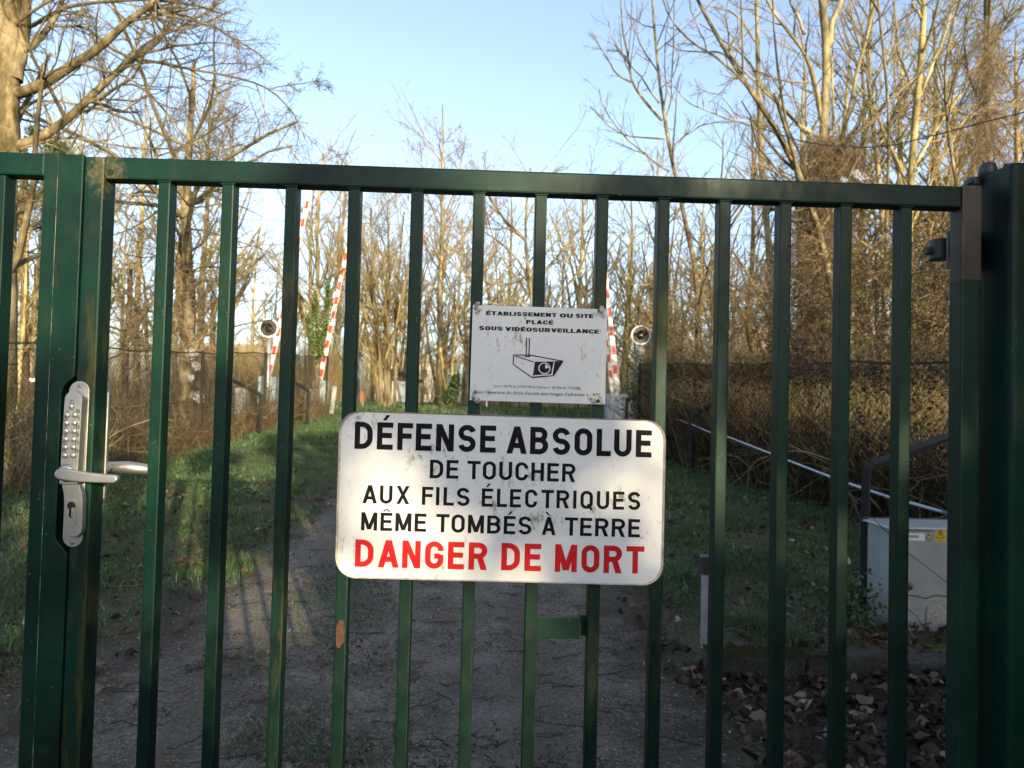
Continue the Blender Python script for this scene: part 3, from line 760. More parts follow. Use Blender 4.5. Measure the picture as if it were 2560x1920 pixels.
# ---- big sign
def U3(u, v): return (830 + u*.4461, 740 + v*.4461)
YS = D - .016
c4 = [U3(43, 640), U3(1872, 698), U3(1853, 1623), U3(17, 1578)]
pl = rrect(c4, 52, YS)
# make sure the outline turns the right way
def area(p): return sum(p[i][0]*p[(i+1) % len(p)][1]-p[(i+1) % len(p)][0]*p[i][1] for i in range(len(p)))/2
big = tag(empty('warning_sign', (float(np.mean([p[0] for p in pl])), YS, float(np.mean([p[1] for p in pl])))), 'large white enamel danger sign with black and red lettering, rounded corners', 'sign')
local(MB().prism(pl, YS, YS+.003).build('sign_panel', M['sign']), big)
cc = np.mean(np.array(pl), 0)
rm = MB(); n = len(pl); pin = [tuple(np.array(p)*1.0 - (np.array(p)-cc)/np.linalg.norm(np.array(p)-cc)*.0045) for p in pl]
for i in range(n):
    j = (i+1) % n; a, b_, c_, d_ = pl[i], pl[j], pin[j], pin[i]
    rm.add([(a[0], YS-.0022, a[1]), (b_[0], YS-.0022, b_[1]), (c_[0], YS-.0004, c_[1]), (d_[0], YS-.0004, d_[1]), (a[0], YS+.012, a[1]), (b_[0], YS+.012, b_[1])], [(0, 1, 2, 3), (0, 4, 5, 1)])
local(rm.build('folded_rim', M['rim']), big)
YL = YS - .0005
def it(t, u0, v0, u1, v1, cap): a, b_ = U3(u0, v0), U3(u1, v1); return (t, a[0], a[1], b_[0], b_[1], cap*.4461)
words('lettering', [it('DÉFENSE', 125, 856, 917, 879, 153), it('ABSOLUE', 977, 882, 1790, 905, 153)], YL, M['ink'], big, .192)
words('lettering', [it('DE', 547, 1021, 707, 1024, 104), it('TOUCHER', 757, 1026, 1363, 1043, 103)], YL, M['ink'], big, .170)
words('lettering', [it('AUX', 170, 1161, 433, 1167, 102), it('FILS', 503, 1170, 770, 1178, 102), it('ÉLECTRIQUES', 838, 1180, 1727, 1200, 102)], YL, M['ink'], big, .170, .20)
words('lettering', [it('MÊME', 162, 1313, 527, 1322, 102), it('TOMBÉS', 582, 1323, 1117, 1338, 102), it('À', 1175, 1339, 1253, 1341, 102), it('TERRE', 1303, 1342, 1725, 1353, 102)], YL, M['ink'], big, .170)
lr = words('lettering', [it('DANGER', 127, 1517, 868, 1536, 154), it('DE', 947, 1537, 1170, 1543, 154), it('MORT', 1248, 1545, 1748, 1557, 154)], YL, M['red_ink'], big, .195)
for l_ in lr: l_['label'] = 'red lettering of the bottom line'

# ---- small video surveillance sign
def U1(u, v): return (1150 + u*.18083, 740 + v*.18083)
YQ = D - .008
c4 = [U1(178, 122), U1(2035, 185), U1(2007, 1500), U1(133, 1440)]
pl = rrect(c4, 0, YQ)
sm = tag(empty('surveillance_sign', (float(np.mean([p[0] for p in pl])), YQ, float(np.mean([p[1] for p in pl])))), 'small white camera surveillance notice with mossy corners above the big sign', 'sign')
local(MB().prism(pl, YQ, YQ+.002).build('sign_plate', M['sign2']), sm)
for (u, v) in ((213, 165), (1957, 215), (180, 1395), (1908, 1452)):
    q = P(*U1(u, v), YQ-.0003); s0 = np.random.default_rng(int(u))
    # grime blotch, kept inside the plate
    bl = blob(q[0], q[2], .0125, .0085, int(u), 44, .6)
    xs_ = [p[0] for p in pl]; zs_ = [p[1] for p in pl]
    bl = [(min(max(a, min(xs_)+.005), max(xs_)-.005), b_) for a, b_ in bl]
    local(MB().prism(bl, YQ-.0003, YQ-.0001).build('grime', M['cdirt']), sm)
    local(MB().lathe((q[0], YQ-.0004, q[2]), [(.0034, 0), (.0034, -.0016), (.0022, -.0026)], 14).build('screw', M['rust'] if u == 1908 else M['steel_dark'], None, 0), sm)
YR = YQ - .0005
def it1(t, u0, v0, u1, v1, cap): a, b_ = U1(u0, v0), U1(u1, v1); return (t, a[0], a[1], b_[0], b_[1], cap*.18083)
words('lettering', [it1('ÉTABLISSEMENT', 360, 263, 1338, 292, 55), it1('OU', 1380, 297, 1560, 302, 57), it1('SITE', 1598, 302, 1845, 308, 57)], YR, M['grey_ink'], sm, .235, .085)
words('lettering', [it1('PLACÉ', 913, 387, 1290, 397, 57)], YR, M['grey_ink'], sm, .235, .085)
words('lettering', [it1('SOUS', 263, 471, 588, 480, 57), it1('VIDÉOSURVEILLANCE', 625, 482, 1925, 521, 57)], YR, M['grey_ink'], sm, .235, .085)
fonttext('lettering', '(loi n° 95-73 du 210/01/95 et Décret n° 96-926 du 17/10/96)', *U1(470, 1260), *U1(1670, 1292), 34*.18083, YR, M['grey_ink'], sm)
fonttext('lettering', "Pour l'exercice du droit d'accès aux images s'adresser à : RFF", *U1(196, 1345), *U1(1938, 1390), 46*.18083, YR, M['grey_ink'], sm, .004)
ic = MB()
def seg(u0, v0, u1, v1, wd, l=0):
    a = np.array([u0, v0], float); b_ = np.array([u1, v1], float); d_ = (b_-a)/np.linalg.norm(b_-a); nn = np.array([-d_[1], d_[0]])*wd/2
    vs = [P(*U1(*(a+nn)), YR-l*.00006), P(*U1(*(b_+nn)), YR-l*.00006), P(*U1(*(b_-nn)), YR-l*.00006), P(*U1(*(a-nn)), YR-l*.00006)]
    ic.add(vs, [(0, 1, 2, 3)])
for i, sg in enumerate([(921, 577, 915, 830, 16), (961, 580, 953, 830, 16), (737, 818, 965, 815, 14), (965, 815, 1425, 902, 14), (740, 815, 735, 945, 14), (735, 943, 1000, 1130, 14), (1003, 1128, 1305, 1100, 14), (768, 832, 1025, 914, 13), (893, 838, 973, 840, 14)]):
    seg(*sg, l=i % 5)
def pg(pts, l, B=ic): B.add([P(*U1(*p), YR-l*.00006) for p in pts], [tuple(range(len(pts)))])
pg([(1035, 910), (1433, 899), (1303, 1102), (1280, 1088), (1003, 1128)], 6)
local(ic.build('camera_drawing', M['grey_ink']), sm)
wh = MB()
pg([(1297, 908), (1309, 907), (1280, 1080), (1290, 1088), (1282, 1094), (1262, 1078)], 8, wh); pg([(1018, 1096), (1282, 1076), (1284, 1088), (1013, 1116)], 9, wh)
rg = [(1167+ri*math.cos(a), 999+ri*.95*math.sin(a)) for ri in (84, 70) for a in np.linspace(0, 2*PI, 33)[:-1]]
vs = [P(*U1(*p), YR-8*.00006) for p in rg]; wh.add(vs, [(i, (i+1) % 32, 32+(i+1) % 32, 32+i) for i in range(32)])
pg([(1178, 1003), (1178, 948), (1200, 952), (1220, 968), (1226, 995)], 8, wh)
local(wh.build('camera_highlights', M['sign2']), sm)

# ------------------------------------------------------------------ digital lock
YLk = D - .002
def L5(u, v): return (100 + u*.3015, 900 + v*.3015)
lk = tag(empty('code_lock', tuple(P(185, 1160, YLk))), 'silver push button code lock with lever handle on the left stile', 'lock')
def shape(pxs, Yp): return [tuple(P(*L5(u, v), Yp)[[0, 2]]) for u, v in pxs]
def capsule(tl, tr, br_, bl, Yp, n=9):
    """pill outline through four side points (zoom px)"""
    pts = []
    (x0, y0), (x1, y1), (x2, y2), (x3, y3) = tl, tr, br_, bl
    for k in range(n+1):
        a = PI - PI*k/n; pts.append(((x0+x1)/2 + (x1-x0)/2*math.cos(a), (y0+y1)/2 - (x1-x0)/2*math.sin(a)))
    for k in range(n+1):
        a = -PI*k/n; pts.append(((x2+x3)/2 + (x2-x3)/2*math.cos(a), (y2+y3)/2 + (x2-x3)/2*math.sin(-a)))
    return shape(pts[::-1], Yp)
bpY = YLk - .003
local(MB().prism(capsule((242, 258), (409, 258), (352, 1470), (187, 1470), bpY), bpY, YLk).build('back_plate', M['steel'], None, .0008), lk)
hY = YLk - .024
def hp_(pts, n=9): return shape(pts, hY)
top_arc = [(275 + 73*math.cos(PI-PI*k/9), 330 - 73*math.sin(PI-PI*k/9)) for k in range(10)]
body = top_arc + [(307, 1030), (158, 1030)]
local(MB().prism(shape(body[::-1], hY), hY, bpY-.0002).build('housing', M['steel'], None, .0014, 3), lk)
lY = hY + .001
low = [(163, 1033), (308, 1033), (318, 1070), (332, 1120), (337, 1180), (333, 1400)] + [(258 + 75*math.cos(a), 1400 + 75*math.sin(a)) for a in np.linspace(0, PI, 10)[1:]] + [(182, 1180), (178, 1110)]
local(MB().prism(shape(low[::-1], lY), lY+.006, bpY-.0002).build('lower_cover', M['steel'], None, .0014, 3), lk)
cy = lY+.0058
local(MB().prism(capsule((216, 1195), (307, 1195), (300, 1345), (215, 1345), cy), cy-.0008, cy).build('cylinder_rose', M['steel'], None, .0003), lk)
kh = [(262 + 34*math.cos(a), 1208 + 34*math.sin(a)) for a in np.linspace(rad(60), rad(-240), 18)] + [(240, 1290)] + [(262 + 22*math.cos(a), 1288 + 20*math.sin(a)) for a in np.linspace(PI, 0, 8)]
local(MB().prism(shape(kh, cy), cy-.0012, cy-.0009).build('keyhole', M['black']), lk)
kc = [(266, 1225), (292, 1225), (284, 1300), (262, 1300)]
local(MB().prism(shape(kc, cy), cy-.0016, cy-.0013).build('key_barrel', M['rim']), lk)
for (u, v) in ((328, 213), (267, 1515)):
    q = P(*L5(u, v), bpY)
    local(MB().lathe((q[0], bpY, q[2]), [(.0042, -.0002), (.0036, -.0012), (.001, -.0006)], 14).build('screw', M['steel_dark'], None, 0, smooth=True), lk)
btn = [(263, 385)] + [(227 - (i*3.4), 455 + i*67) for i in range(6)] + [(292 - (i*3.1), 455 + i*67) for i in range(6)]
b0 = None
for u, v in btn:
    q = P(*L5(u, v), hY)
    prof = [(.0062, 0), (.0062, -.0009), (.0050, -.0011), (.0050, -.0030), (.0042, -.0040), (.0022, -.0046), (.0004, -.0047)]
    local(MB().lathe((q[0], hY, q[2]), prof, 20).build('button', M['steel'], None, 0, smooth=True), lk)
# key legends
sg7 = {'0': 'abcdef', '1': 'bc', '2': 'abged', '3': 'abgcd', '4': 'fgbc', '5': 'afgcd', '6': 'afgecd', '7': 'abc', '8': 'abcdefg', '9': 'abfgcd', 'A': 'abcefg', 'B': 'abcdefg', 'C': 'afed'}
lgd = MB()
def dig(ch, u, v, w_=13, h_=11):
    pt = {'a': (0, 0, 1, 0), 'b': (1, 0, 1, .5), 'c': (1, .5, 1, 1), 'd': (0, 1, 1, 1), 'e': (0, .5, 0, 1), 'f': (0, 0, 0, .5), 'g': (0, .5, 1, .5)}
    for n_, s_ in enumerate(sg7[ch]):
        x0, y0, x1, y1 = pt[s_]; A = np.array([u+(x0-.5)*w_*2, v+(y0-.5)*h_*2]); B = np.array([u+(x1-.5)*w_*2, v+(y1-.5)*h_*2]); d_ = unit(B-A); nn = np.array([-d_[1], d_[0]])*2.2
        lgd.add([P(*L5(*p), hY-.0002-.00005*n_) for p in (A+nn, B+nn, B-nn, A-nn)], [(0, 1, 2, 3)])
dig('C', 268, 348)
for i, ch in enumerate('12345A'): dig(ch, 213-i*3.2, 424+i*66)
for i, ch in enumerate('67890B'): dig(ch, 317-i*2.6, 424+i*66)
local(lgd.build('key_legends', M['ink']), lk)
# lever: spindle hub and grip
q = P(*L5(232, 935), hY); q2 = P(*L5(175, 940), hY-.02)
local(MB().lathe((q[0], hY, q[2]), [(.017, .0), (.017, -.006), (.012, -.010)], 24).build('lever_hub', M['steel'], None, 0, smooth=True), lk)
gy = hY - .014
lev = [(150, 908), (190, 895), (260, 905), (420, 932), (540, 946), (628, 952), (650, 965), (654, 985), (646, 1008), (620, 1018), (500, 1016), (350, 1010), (230, 998), (165, 985), (138, 965), (133, 938)]
local(MB().prism(shape(lev[::-1], gy), gy-.007, gy+.005).build('lever_handle', M['steel'], None, .003, 4, smooth=False), lk)
# parts on the far side of the stile
ry = D + .047
q = P(264, 985, ry); q3 = P(257, 1225, ry); x_in = P(268, 1100, ry)[0]
rp_ = [(x_in-.045, q3[2]-.02), (x_in-.001, q3[2]-.02), (x_in, q[2]), (x_in-.006, q[2]+.012), (x_in-.03, q[2]+.014), (x_in-.045, q[2])]
local(MB().prism(rp_, ry, ry+.010).build('rear_plate', M['steel_dark'], None, .003), lk)
a = P(232, 1168, D+.03); sp1 = P(262, 1166, ry+.03)
local(MB().tube([tuple(P(262, 1168, ry+.012)), tuple(P(266, 1167, ry+.04))], .011, 16).build('rear_spindle', M['steel'], None, 0, smooth=True), lk)
la, lb, lc = P(266, 1167, ry+.045), P(320, 1168, ry+.048), P(384, 1175, ry+.048)
local(MB().tube([tuple(la), tuple(lb), tuple(lc)], [.0105, .0125, .010], 16).build('rear_lever', M['steel'], None, 0, smooth=True), lk)

# ------------------------------------------------------------------ fences
def chain_fence(A, B, h, label, posts, gname='chain_link_fence', top_extra=True):
    A = np.array(A, float); B = np.array(B, float); L = np.linalg.norm(B-A); d = (B-A)/L; nrm = np.array([d[1], -d[0]])
    root = tag(empty(gname, (A[0], A[1], float(gz(*A)))), label, 'fence')
    sp = .075; K = 16; o0 = np.arange(-h, L, sp); t_ = np.linspace(0, 1, K)
    allP = []
    for sg_ in (1, -1):
        S = (o0[:, None] + h*t_[None]) if sg_ > 0 else (o0[:, None] + h*(1-t_)[None])
        Z = np.broadcast_to(h*t_[None], S.shape)
        Sc = np.clip(S, 0, L); off = .03*np.sin(Sc*1.7+Z*2) + .012*np.sin(Sc*9+Z*7)
        XY = A + d*Sc[..., None] + nrm*off[..., None]
        allP.append(np.concatenate([XY, (gz(XY[..., 0], XY[..., 1]) + Z)[..., None]], -1))
    V, F = tubes(np.concatenate(allP), np.full((2*len(o0), K), .0026), 3)
    local(mesh_np('wire_mesh', V, F, M['wire']), root)
    S = np.linspace(0, L, 60); lines = []
    for z_ in ([h, h+.012, h*.5, .06, h-.06] if top_extra else [h, .1]):
        XY = A + d*S[:, None]; lines.append(np.concatenate([XY, (gz(XY[:, 0], XY[:, 1]) + z_ + .012*np.sin(S*5+z_*9))[:, None]], 1))
    V, F = tubes(np.array(lines), np.array([.006, .005, .004, .004, .004, .004][:len(lines)])[:, None]*np.ones((1, 60)), 4); local(mesh_np('line_wire', V, F, M['wire']), root)
    p0 = None
    for s_ in posts:
        q = A + d*s_; z_ = float(gz(*q))
        b_ = MB().box(-.022, .022, -.022, .022, -.3, h+.04) if p0 is None else None
        if p0 is None:
            p0 = b_.build('fence_post', M['tubemetal'], root, .002); o = p0
        else:
            o = p0.copy(); col.objects.link(o)
        o.location = Vector((q[0], q[1], z_)) - Vector(root.location)
    return root
chain_fence((-5.08, 5.5), (-4.66, 19.8), 1.58, 'sagging chain link fence on the left overgrown with dry stems', [0.4, 3.4, 6.4, 9.4, 12.2, 14.28])
chain_fence((4.45, 3.4), (2.66, 12.5), 1.58, 'dark chain link fence on the right smothered in brambles', [1, 4, 6.4, 9.26])
chain_fence((-1.2, 29), (7, 27.5), 1.5, 'pale wire fence across the far end of the track', [0.05, 2.4, 4.8, 7.2, 8.2], top_extra=False)
chain_fence((-9, 31), (-2.2, 29.5), 1.5, 'far wire fence behind the thick trees left of the track end', [0.05, 2.4, 4.8, 6.9], top_extra=False)

def stems(N, x, y, z0, L, rg_, lean=.5, K=7, rr=.004, arch=.25, jit=.12, S=3):
    p = np.stack([x, y, z0], 1); a = rg_.uniform(0, 2*PI, N)
    d = unit(np.stack([np.cos(a)*lean*rg_.random(N), np.sin(a)*lean*rg_.random(N), np.ones(N)], 1)); st = (L/(K-1))[:, None]
    o = unit(rg_.normal(size=(N, 3)) * [1, 1, .05]); out = [p]
    for k in range(1, K):
        d = unit(d + o*arch*k/K + rg_.normal(size=(N, 3))*jit + np.array([0, 0, -arch*.8*k/K])); p = p + d*st; out.append(p)
    Pt = np.stack(out, 1); R = np.full(N, 1.)[:, None]*np.linspace(1, .4, K)[None]*(rr*rg_.uniform(.5, 1.5, N))[:, None]
    return Pt, R
r = np.random.default_rng(21)
def along(A, B, N, wd, rg_):
    A = np.array(A, float); B = np.array(B, float); t_ = rg_.random(N); d = unit(B-A); n_ = np.array([d[1], -d[0]])
    q = A + (B-A)*t_[:, None] + n_*(rg_.normal(size=N)*wd)[:, None]
    return q[:, 0], q[:, 1]
# brambles smothering the right fence
parts = []
x, y = along((4.68, 3.4), (2.84, 12.4), 5200, .12, r); Pt, R = stems(5200, x, y, gz(x, y), r.uniform(.5, 1.5, 5200), r, .4, 8, .0035, .15, .16); parts.append(tubes(Pt, R))
x, y = along((4.66, 3.4), (2.8, 12.4), 2600, .10, r); z0 = gz(x, y) + 1.42 + r.normal(size=2600)*.08; Pt, R = stems(2600, x, y, z0, r.uniform(.15, .5, 2600), r, 2.2, 6, .0028, .2, .35); parts.append(tubes(Pt, R))
x, y = along((4.66, 3.4), (2.82, 12.4), 4200, .10, r); c = np.stack([x, y, gz(x, y) + r.uniform(0, 1.6, 4200)], 1); parts.append(rep_quads(c, .045, r, .5, 1))
V, F = merge(parts); tag(mesh_np('brambles', V, F, M['bramble']), 'dense tangle of dead brambles grown through the right fence', kind='stuff')
def woody(A, B, n, w_, Lr, nm, label, rr):
    x, y = along(A, B, n, w_, r); Pt, R = stems(n, x, y, gz(x, y)-.05, r.uniform(*Lr, n), r, .7, 12, rr, .25, .22, 5); R *= np.linspace(1.2, .5, 12)[None]
    c_, q_ = grow(Pt, R, 5, .2, .5, (25, 70), 7, .02, .2, .6, rr*.3, r=r); V, F = merge([tubes(Pt, R, 5), tubes(c_, q_, 4)])
    return tag(mesh_np(nm, V, F, M['bark_mid']), label, kind='stuff')
woody((4.55, 3.6), (2.72, 12.2), 70, .10, (1.2, 2.6), 'woody_stems', 'thicker grey brown stems climbing through the right fence', .012)
woody((-5.1, 6), (-4.75, 19), 45, .2, (.8, 2.2), 'woody_stems', 'thicker bare stems leaning on the left fence', .010)
# dry stems on the left fence
parts = []
x, y = along((-5.2, 5.2), (-4.75, 19.6), 1900, .22, r); Pt, R = stems(1900, x, y, gz(x, y), r.uniform(.3, 1.5, 1900), r, .5, 8, .0025, .3, .14); parts.append(tubes(Pt, R))
x, y = along((-5.0, 9), (-4.6, 19.6), 4500, .15, r); Pt, R = stems(4500, x, y, gz(x, y), r.uniform(.15, .75, 4500), r, .6, 6, .002, .4, .1); parts.append(tubes(Pt, R))
V, F = merge(parts); tag(mesh_np('dry_stems', V, F, M['straw']), 'straw coloured dead stems and grass along the left fence', kind='stuff')
# undergrowth behind the fences (lit)
def thicket(N, x0, x1, y0, y1, L0, L1, mat, label, rr=.006, nm='undergrowth', dz=0):
    y = r.uniform(y0, y1, N); x = x0(y) + (x1(y)-x0(y))*r.random(N)
    Pt, R = stems(N, x, y, gz(x, y)+dz, r.uniform(L0, L1, N), r, .45, 8, rr*.6, .14, .11); P2, R2 = grow(Pt, R, 2, .3, .45, (25, 70), 4, .03, .15, .6, rr*.4, r=r)
    V, F = merge([tubes(Pt, R), tubes(P2, R2)])
    return tag(mesh_np(nm, V, F, mat), label, kind='stuff')
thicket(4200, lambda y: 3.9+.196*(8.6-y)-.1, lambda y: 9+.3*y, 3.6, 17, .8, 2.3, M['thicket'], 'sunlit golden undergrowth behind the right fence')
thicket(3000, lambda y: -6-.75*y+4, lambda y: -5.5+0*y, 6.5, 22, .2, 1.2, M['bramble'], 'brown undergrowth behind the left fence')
thicket(9000, lambda y: -.8*y, lambda y: .95*y, 31, 46, 1.0, 4.2, M['thicket'], 'tall scrubby undergrowth along the far edge of the wood', .012)
thicket(2300, lambda y: 4.3+0*y, lambda y: 11+0*y, 17, 29, .8, 3.4, M['thicket'], 'bushy scrub beyond the right barrier', .008)
thicket(2500, lambda y: -11+0*y, lambda y: -5.2+0*y, 22, 29, .8, 2.4, M['thicket'], 'low scrub beyond the left barriers', .008)

# ------------------------------------------------------------------ trees
def ipx(w_, Y): return w_ / FPX * Y
def limb(pts, Y, w0, w1, dY=(0, 0), K=16, amp=.012):
    """pts in photo px; widths in px; dY tilts the limb in depth"""
    n_ = len(pts); q = np.array([P(a, b_, Y + dY[0] + (dY[1]-dY[0])*i/(n_-1)) for i, (a, b_) in enumerate(pts)])
    q = resample(q, K); q = wobble(q, amp*Y/10*1.0)
    R = np.linspace(ipx(w0, Y), ipx(w1, Y), K)/2
    return q, R
def build_tree(name, label, cat, trunk, limbs, Y, bmat, tmat, lv, group=None, seed=1, up=.06, rmin=.0022, extra=None, Kt=6, lens=(.5, .5, .45), ang=(25, 65), sides=8):
    """trunk: list of (pts,w0,w1,dY); limbs likewise. lv = children per limb at each level"""
    rg_ = np.random.default_rng(seed); K = 16
    T = [limb(p, Y, a, b_, dy, K) for p, a, b_, dy in trunk]; Lm = [limb(p, Y, a, b_, dy, K) for p, a, b_, dy in limbs]
    base = T[0][0][0]
    root = tag(empty(name, (base[0], base[1], float(gz(base[0], base[1])))), label, cat, group)
    TP = np.array([t[0] for t in T]); TR = np.array([t[1] for t in T])
    # root end goes into the ground
    TP0 = TP.copy(); TP0[0, 0, 2] = min(TP0[0, 0, 2], root.location.z-.1)
    TR = TR * (1 + .12*rg_.normal(size=TR.shape)*.5)
    V, F = tubes(TP0, TR, 12); local(mesh_np('trunk', V, F, bmat, smooth=True), root)
    parts = []
    src = list(zip(TP, TR))
    if Lm:
        LP = np.array([t[0] for t in Lm]); LR = np.array([t[1] for t in Lm])
        parts.append(('m', tubes(LP, LR, sides)))
        V, F = parts[0][1]; local(mesh_np('limbs', V, F, bmat, smooth=True), root)
        AP = np.concatenate([LP, TP]); AR = np.concatenate([LR, TR])
    else: AP, AR = TP, TR
    parts = []; c0 = AP; r0 = AR
    for i, n_ in enumerate(lv):
        c0, r0 = grow(c0, r0, n_, .12 if i == 0 else .15, lens[min(i, len(lens)-1)], ang, Kt, up, .13, .55, rmin, .4, rg_, .45 if i else .3)
        parts.append(tubes(c0, r0, 5 if i == 0 else 3))
    V, F = merge(parts); local(mesh_np('crown', V, F, tmat), root)
    if extra: extra(root, AP, AR, c0, rg_)
    return root
def z(f): return f*.3888
def zl(l): return [(a*.3888, b_*.3888) for a, b_ in l]
# 1 big tree at far left
build_tree('bare_tree', 'thick mossy tree, branch shade in its bark colour, at the far left with long limbs reaching over the gate', 'tree',
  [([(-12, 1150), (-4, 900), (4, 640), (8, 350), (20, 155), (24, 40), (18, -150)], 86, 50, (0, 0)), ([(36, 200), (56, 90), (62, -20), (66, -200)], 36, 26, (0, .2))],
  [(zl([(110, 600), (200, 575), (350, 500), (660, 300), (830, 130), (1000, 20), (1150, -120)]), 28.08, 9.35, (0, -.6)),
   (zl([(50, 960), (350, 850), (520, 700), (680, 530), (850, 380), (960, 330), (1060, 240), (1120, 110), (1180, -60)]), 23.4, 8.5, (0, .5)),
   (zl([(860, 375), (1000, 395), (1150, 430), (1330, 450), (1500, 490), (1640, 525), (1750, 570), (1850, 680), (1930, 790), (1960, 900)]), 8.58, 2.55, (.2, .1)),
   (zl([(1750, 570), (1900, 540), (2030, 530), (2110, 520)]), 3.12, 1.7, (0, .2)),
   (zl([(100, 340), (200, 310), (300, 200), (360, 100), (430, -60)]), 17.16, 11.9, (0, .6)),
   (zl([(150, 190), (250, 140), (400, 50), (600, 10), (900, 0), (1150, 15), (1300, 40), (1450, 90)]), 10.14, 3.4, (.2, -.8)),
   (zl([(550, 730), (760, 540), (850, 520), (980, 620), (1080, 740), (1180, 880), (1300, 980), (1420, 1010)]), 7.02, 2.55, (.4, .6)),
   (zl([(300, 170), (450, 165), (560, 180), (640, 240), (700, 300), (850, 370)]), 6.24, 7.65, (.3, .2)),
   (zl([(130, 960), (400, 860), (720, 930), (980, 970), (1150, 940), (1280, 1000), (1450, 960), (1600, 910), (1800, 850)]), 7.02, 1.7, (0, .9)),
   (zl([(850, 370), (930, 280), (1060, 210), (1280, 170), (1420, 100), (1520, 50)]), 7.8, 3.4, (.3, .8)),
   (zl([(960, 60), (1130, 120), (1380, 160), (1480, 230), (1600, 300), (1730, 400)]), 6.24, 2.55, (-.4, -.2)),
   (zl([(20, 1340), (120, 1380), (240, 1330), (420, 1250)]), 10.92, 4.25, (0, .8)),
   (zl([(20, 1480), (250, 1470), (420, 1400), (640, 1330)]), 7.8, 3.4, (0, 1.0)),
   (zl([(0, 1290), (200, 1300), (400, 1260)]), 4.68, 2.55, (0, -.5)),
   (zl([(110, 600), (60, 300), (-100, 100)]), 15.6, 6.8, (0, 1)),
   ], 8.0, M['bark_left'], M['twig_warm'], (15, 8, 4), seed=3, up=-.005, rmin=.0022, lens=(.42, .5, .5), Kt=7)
# 2 trunk behind the left fence
def zt2(l): return [(250+a*.3315, 600+b_*.3315) for a, b_ in l]
build_tree('bare_tree', 'old knobbly tree with drooping twigs standing right behind the left fence', 'tree',
  [(zt2([(650, 1300), (660, 800), (655, 650), (680, 520), (668, 350), (670, 200), (660, 0), (650, -400), (690, -900), (700, -1350)]), 40, 9, (0, 0))],
  [(zt2([(660, 560), (740, 510), (800, 460), (780, 400)]), 7, 4, (0, 0)), (zt2([(665, 230), (580, 180), (480, 60), (300, -80)]), 7, 3, (0, .5)), (zt2([(665, 100), (780, 20), (880, -160)]), 7, 3, (0, -.5)),
   (zt2([(640, 660), (540, 570), (430, 560), (200, 480)]), 8, 3, (0, .4)), (zt2([(670, 380), (800, 300), (1000, 330)]), 6, 2, (0, -.4)), (zt2([(655, -300), (560, -600), (500, -900)]), 7, 2, (0, .4)), (zt2([(655, -200), (800, -560), (860, -1000)]), 7, 2, (0, .4)),
   (zt2([(655, -500), (900, -700), (1100, -1050)]), 5, 2, (0, .4)), (zt2([(655, 0), (450, -400), (330, -800)]), 6, 2, (0, .4))],
  15.0, M['bark_old'], M['twig_warm'], (15, 8, 4), seed=5, up=-.02, rmin=.0036, lens=(.6, .55, .5), ang=(35, 85))
# 3 dark slim trunk
build_tree('bare_tree', 'slim dark trunk with a broken top between the first two gate bars', 'tree',
  [([(308, 1060), (318, 850), (322, 740), (325, 672)], 15, 12, (0, 0))], [], 17.0, M['bark_dark'], M['twig_dark'], (6, 2), seed=6, rmin=.003, lens=(.3, .4))
# 4 ivy tree
def z4(l): return [(560+a*.3857, 460+b_*.3857) for a, b_ in l]
def ivy(specs, Y, mat=None, seed=1, sz=.11, n=500, dep=.35):
    """specs: list of limb pts px with radius px -> leaf cloud hugging the stems, a part of the tree"""
    def f(root, AP, AR, c0, rg_):
        cs = []
        for pts, rp0, rp1 in specs:
            q, _ = limb(pts, Y, 2, 2, (0, 0), 20, 0); t_ = rg_.random(n)*19; i = np.minimum(t_.astype(int), 18); fr = (t_-i)[:, None]
            c = q[i]*(1-fr)+q[i+1]*fr; rd = ipx(rp0+(rp1-rp0)*t_/19, Y)
            v = unit(rg_.normal(size=(n, 3)))*(rd*rg_.uniform(.3, 1.05, n))[:, None]*[1, dep/.35*.8, .8]
            cs.append(c+v)
        V, F = rep_quads(np.concatenate(cs), sz, rg_, .3, 1); local(mesh_np('ivy', V, F, mat or M['ivy_lit']), root)
    return f
build_tree('ivy_clad_tree', 'tall tree with green ivy climbing two stems beside the left barrier arms', 'tree',
  [(z4([(610, 1300), (610, 1100), (605, 900), (610, 600), (600, 300), (620, 60), (640, -200)]), 14, 5, (0, 0))],
  [(z4([(610, 1150), (560, 950), (500, 760), (470, 600)]), 9, 4, (0, 0)), (z4([(620, 1100), (660, 900), (675, 680), (740, 400), (760, 100)]), 9, 3, (0, .4)), (z4([(600, 500), (560, 300), (480, 150)]), 5, 2, (0, 0)), (z4([(610, 700), (700, 600), (790, 540)]), 4, 2, (0, -.5))],
  21.0, M['bark_pale'], M['twig_far'], (14, 7, 4), seed=8, rmin=.0042, up=.05, lens=(.42, .5, .5),
  extra=ivy([(z4([(610, 1130), (600, 950), (590, 700)]), 17, 5), (z4([(620, 1100), (650, 930), (672, 760), (670, 640)]), 13, 7), (z4([(600, 1100), (560, 1000), (545, 850)]), 10, 4)], 20.7, n=900, sz=.09))
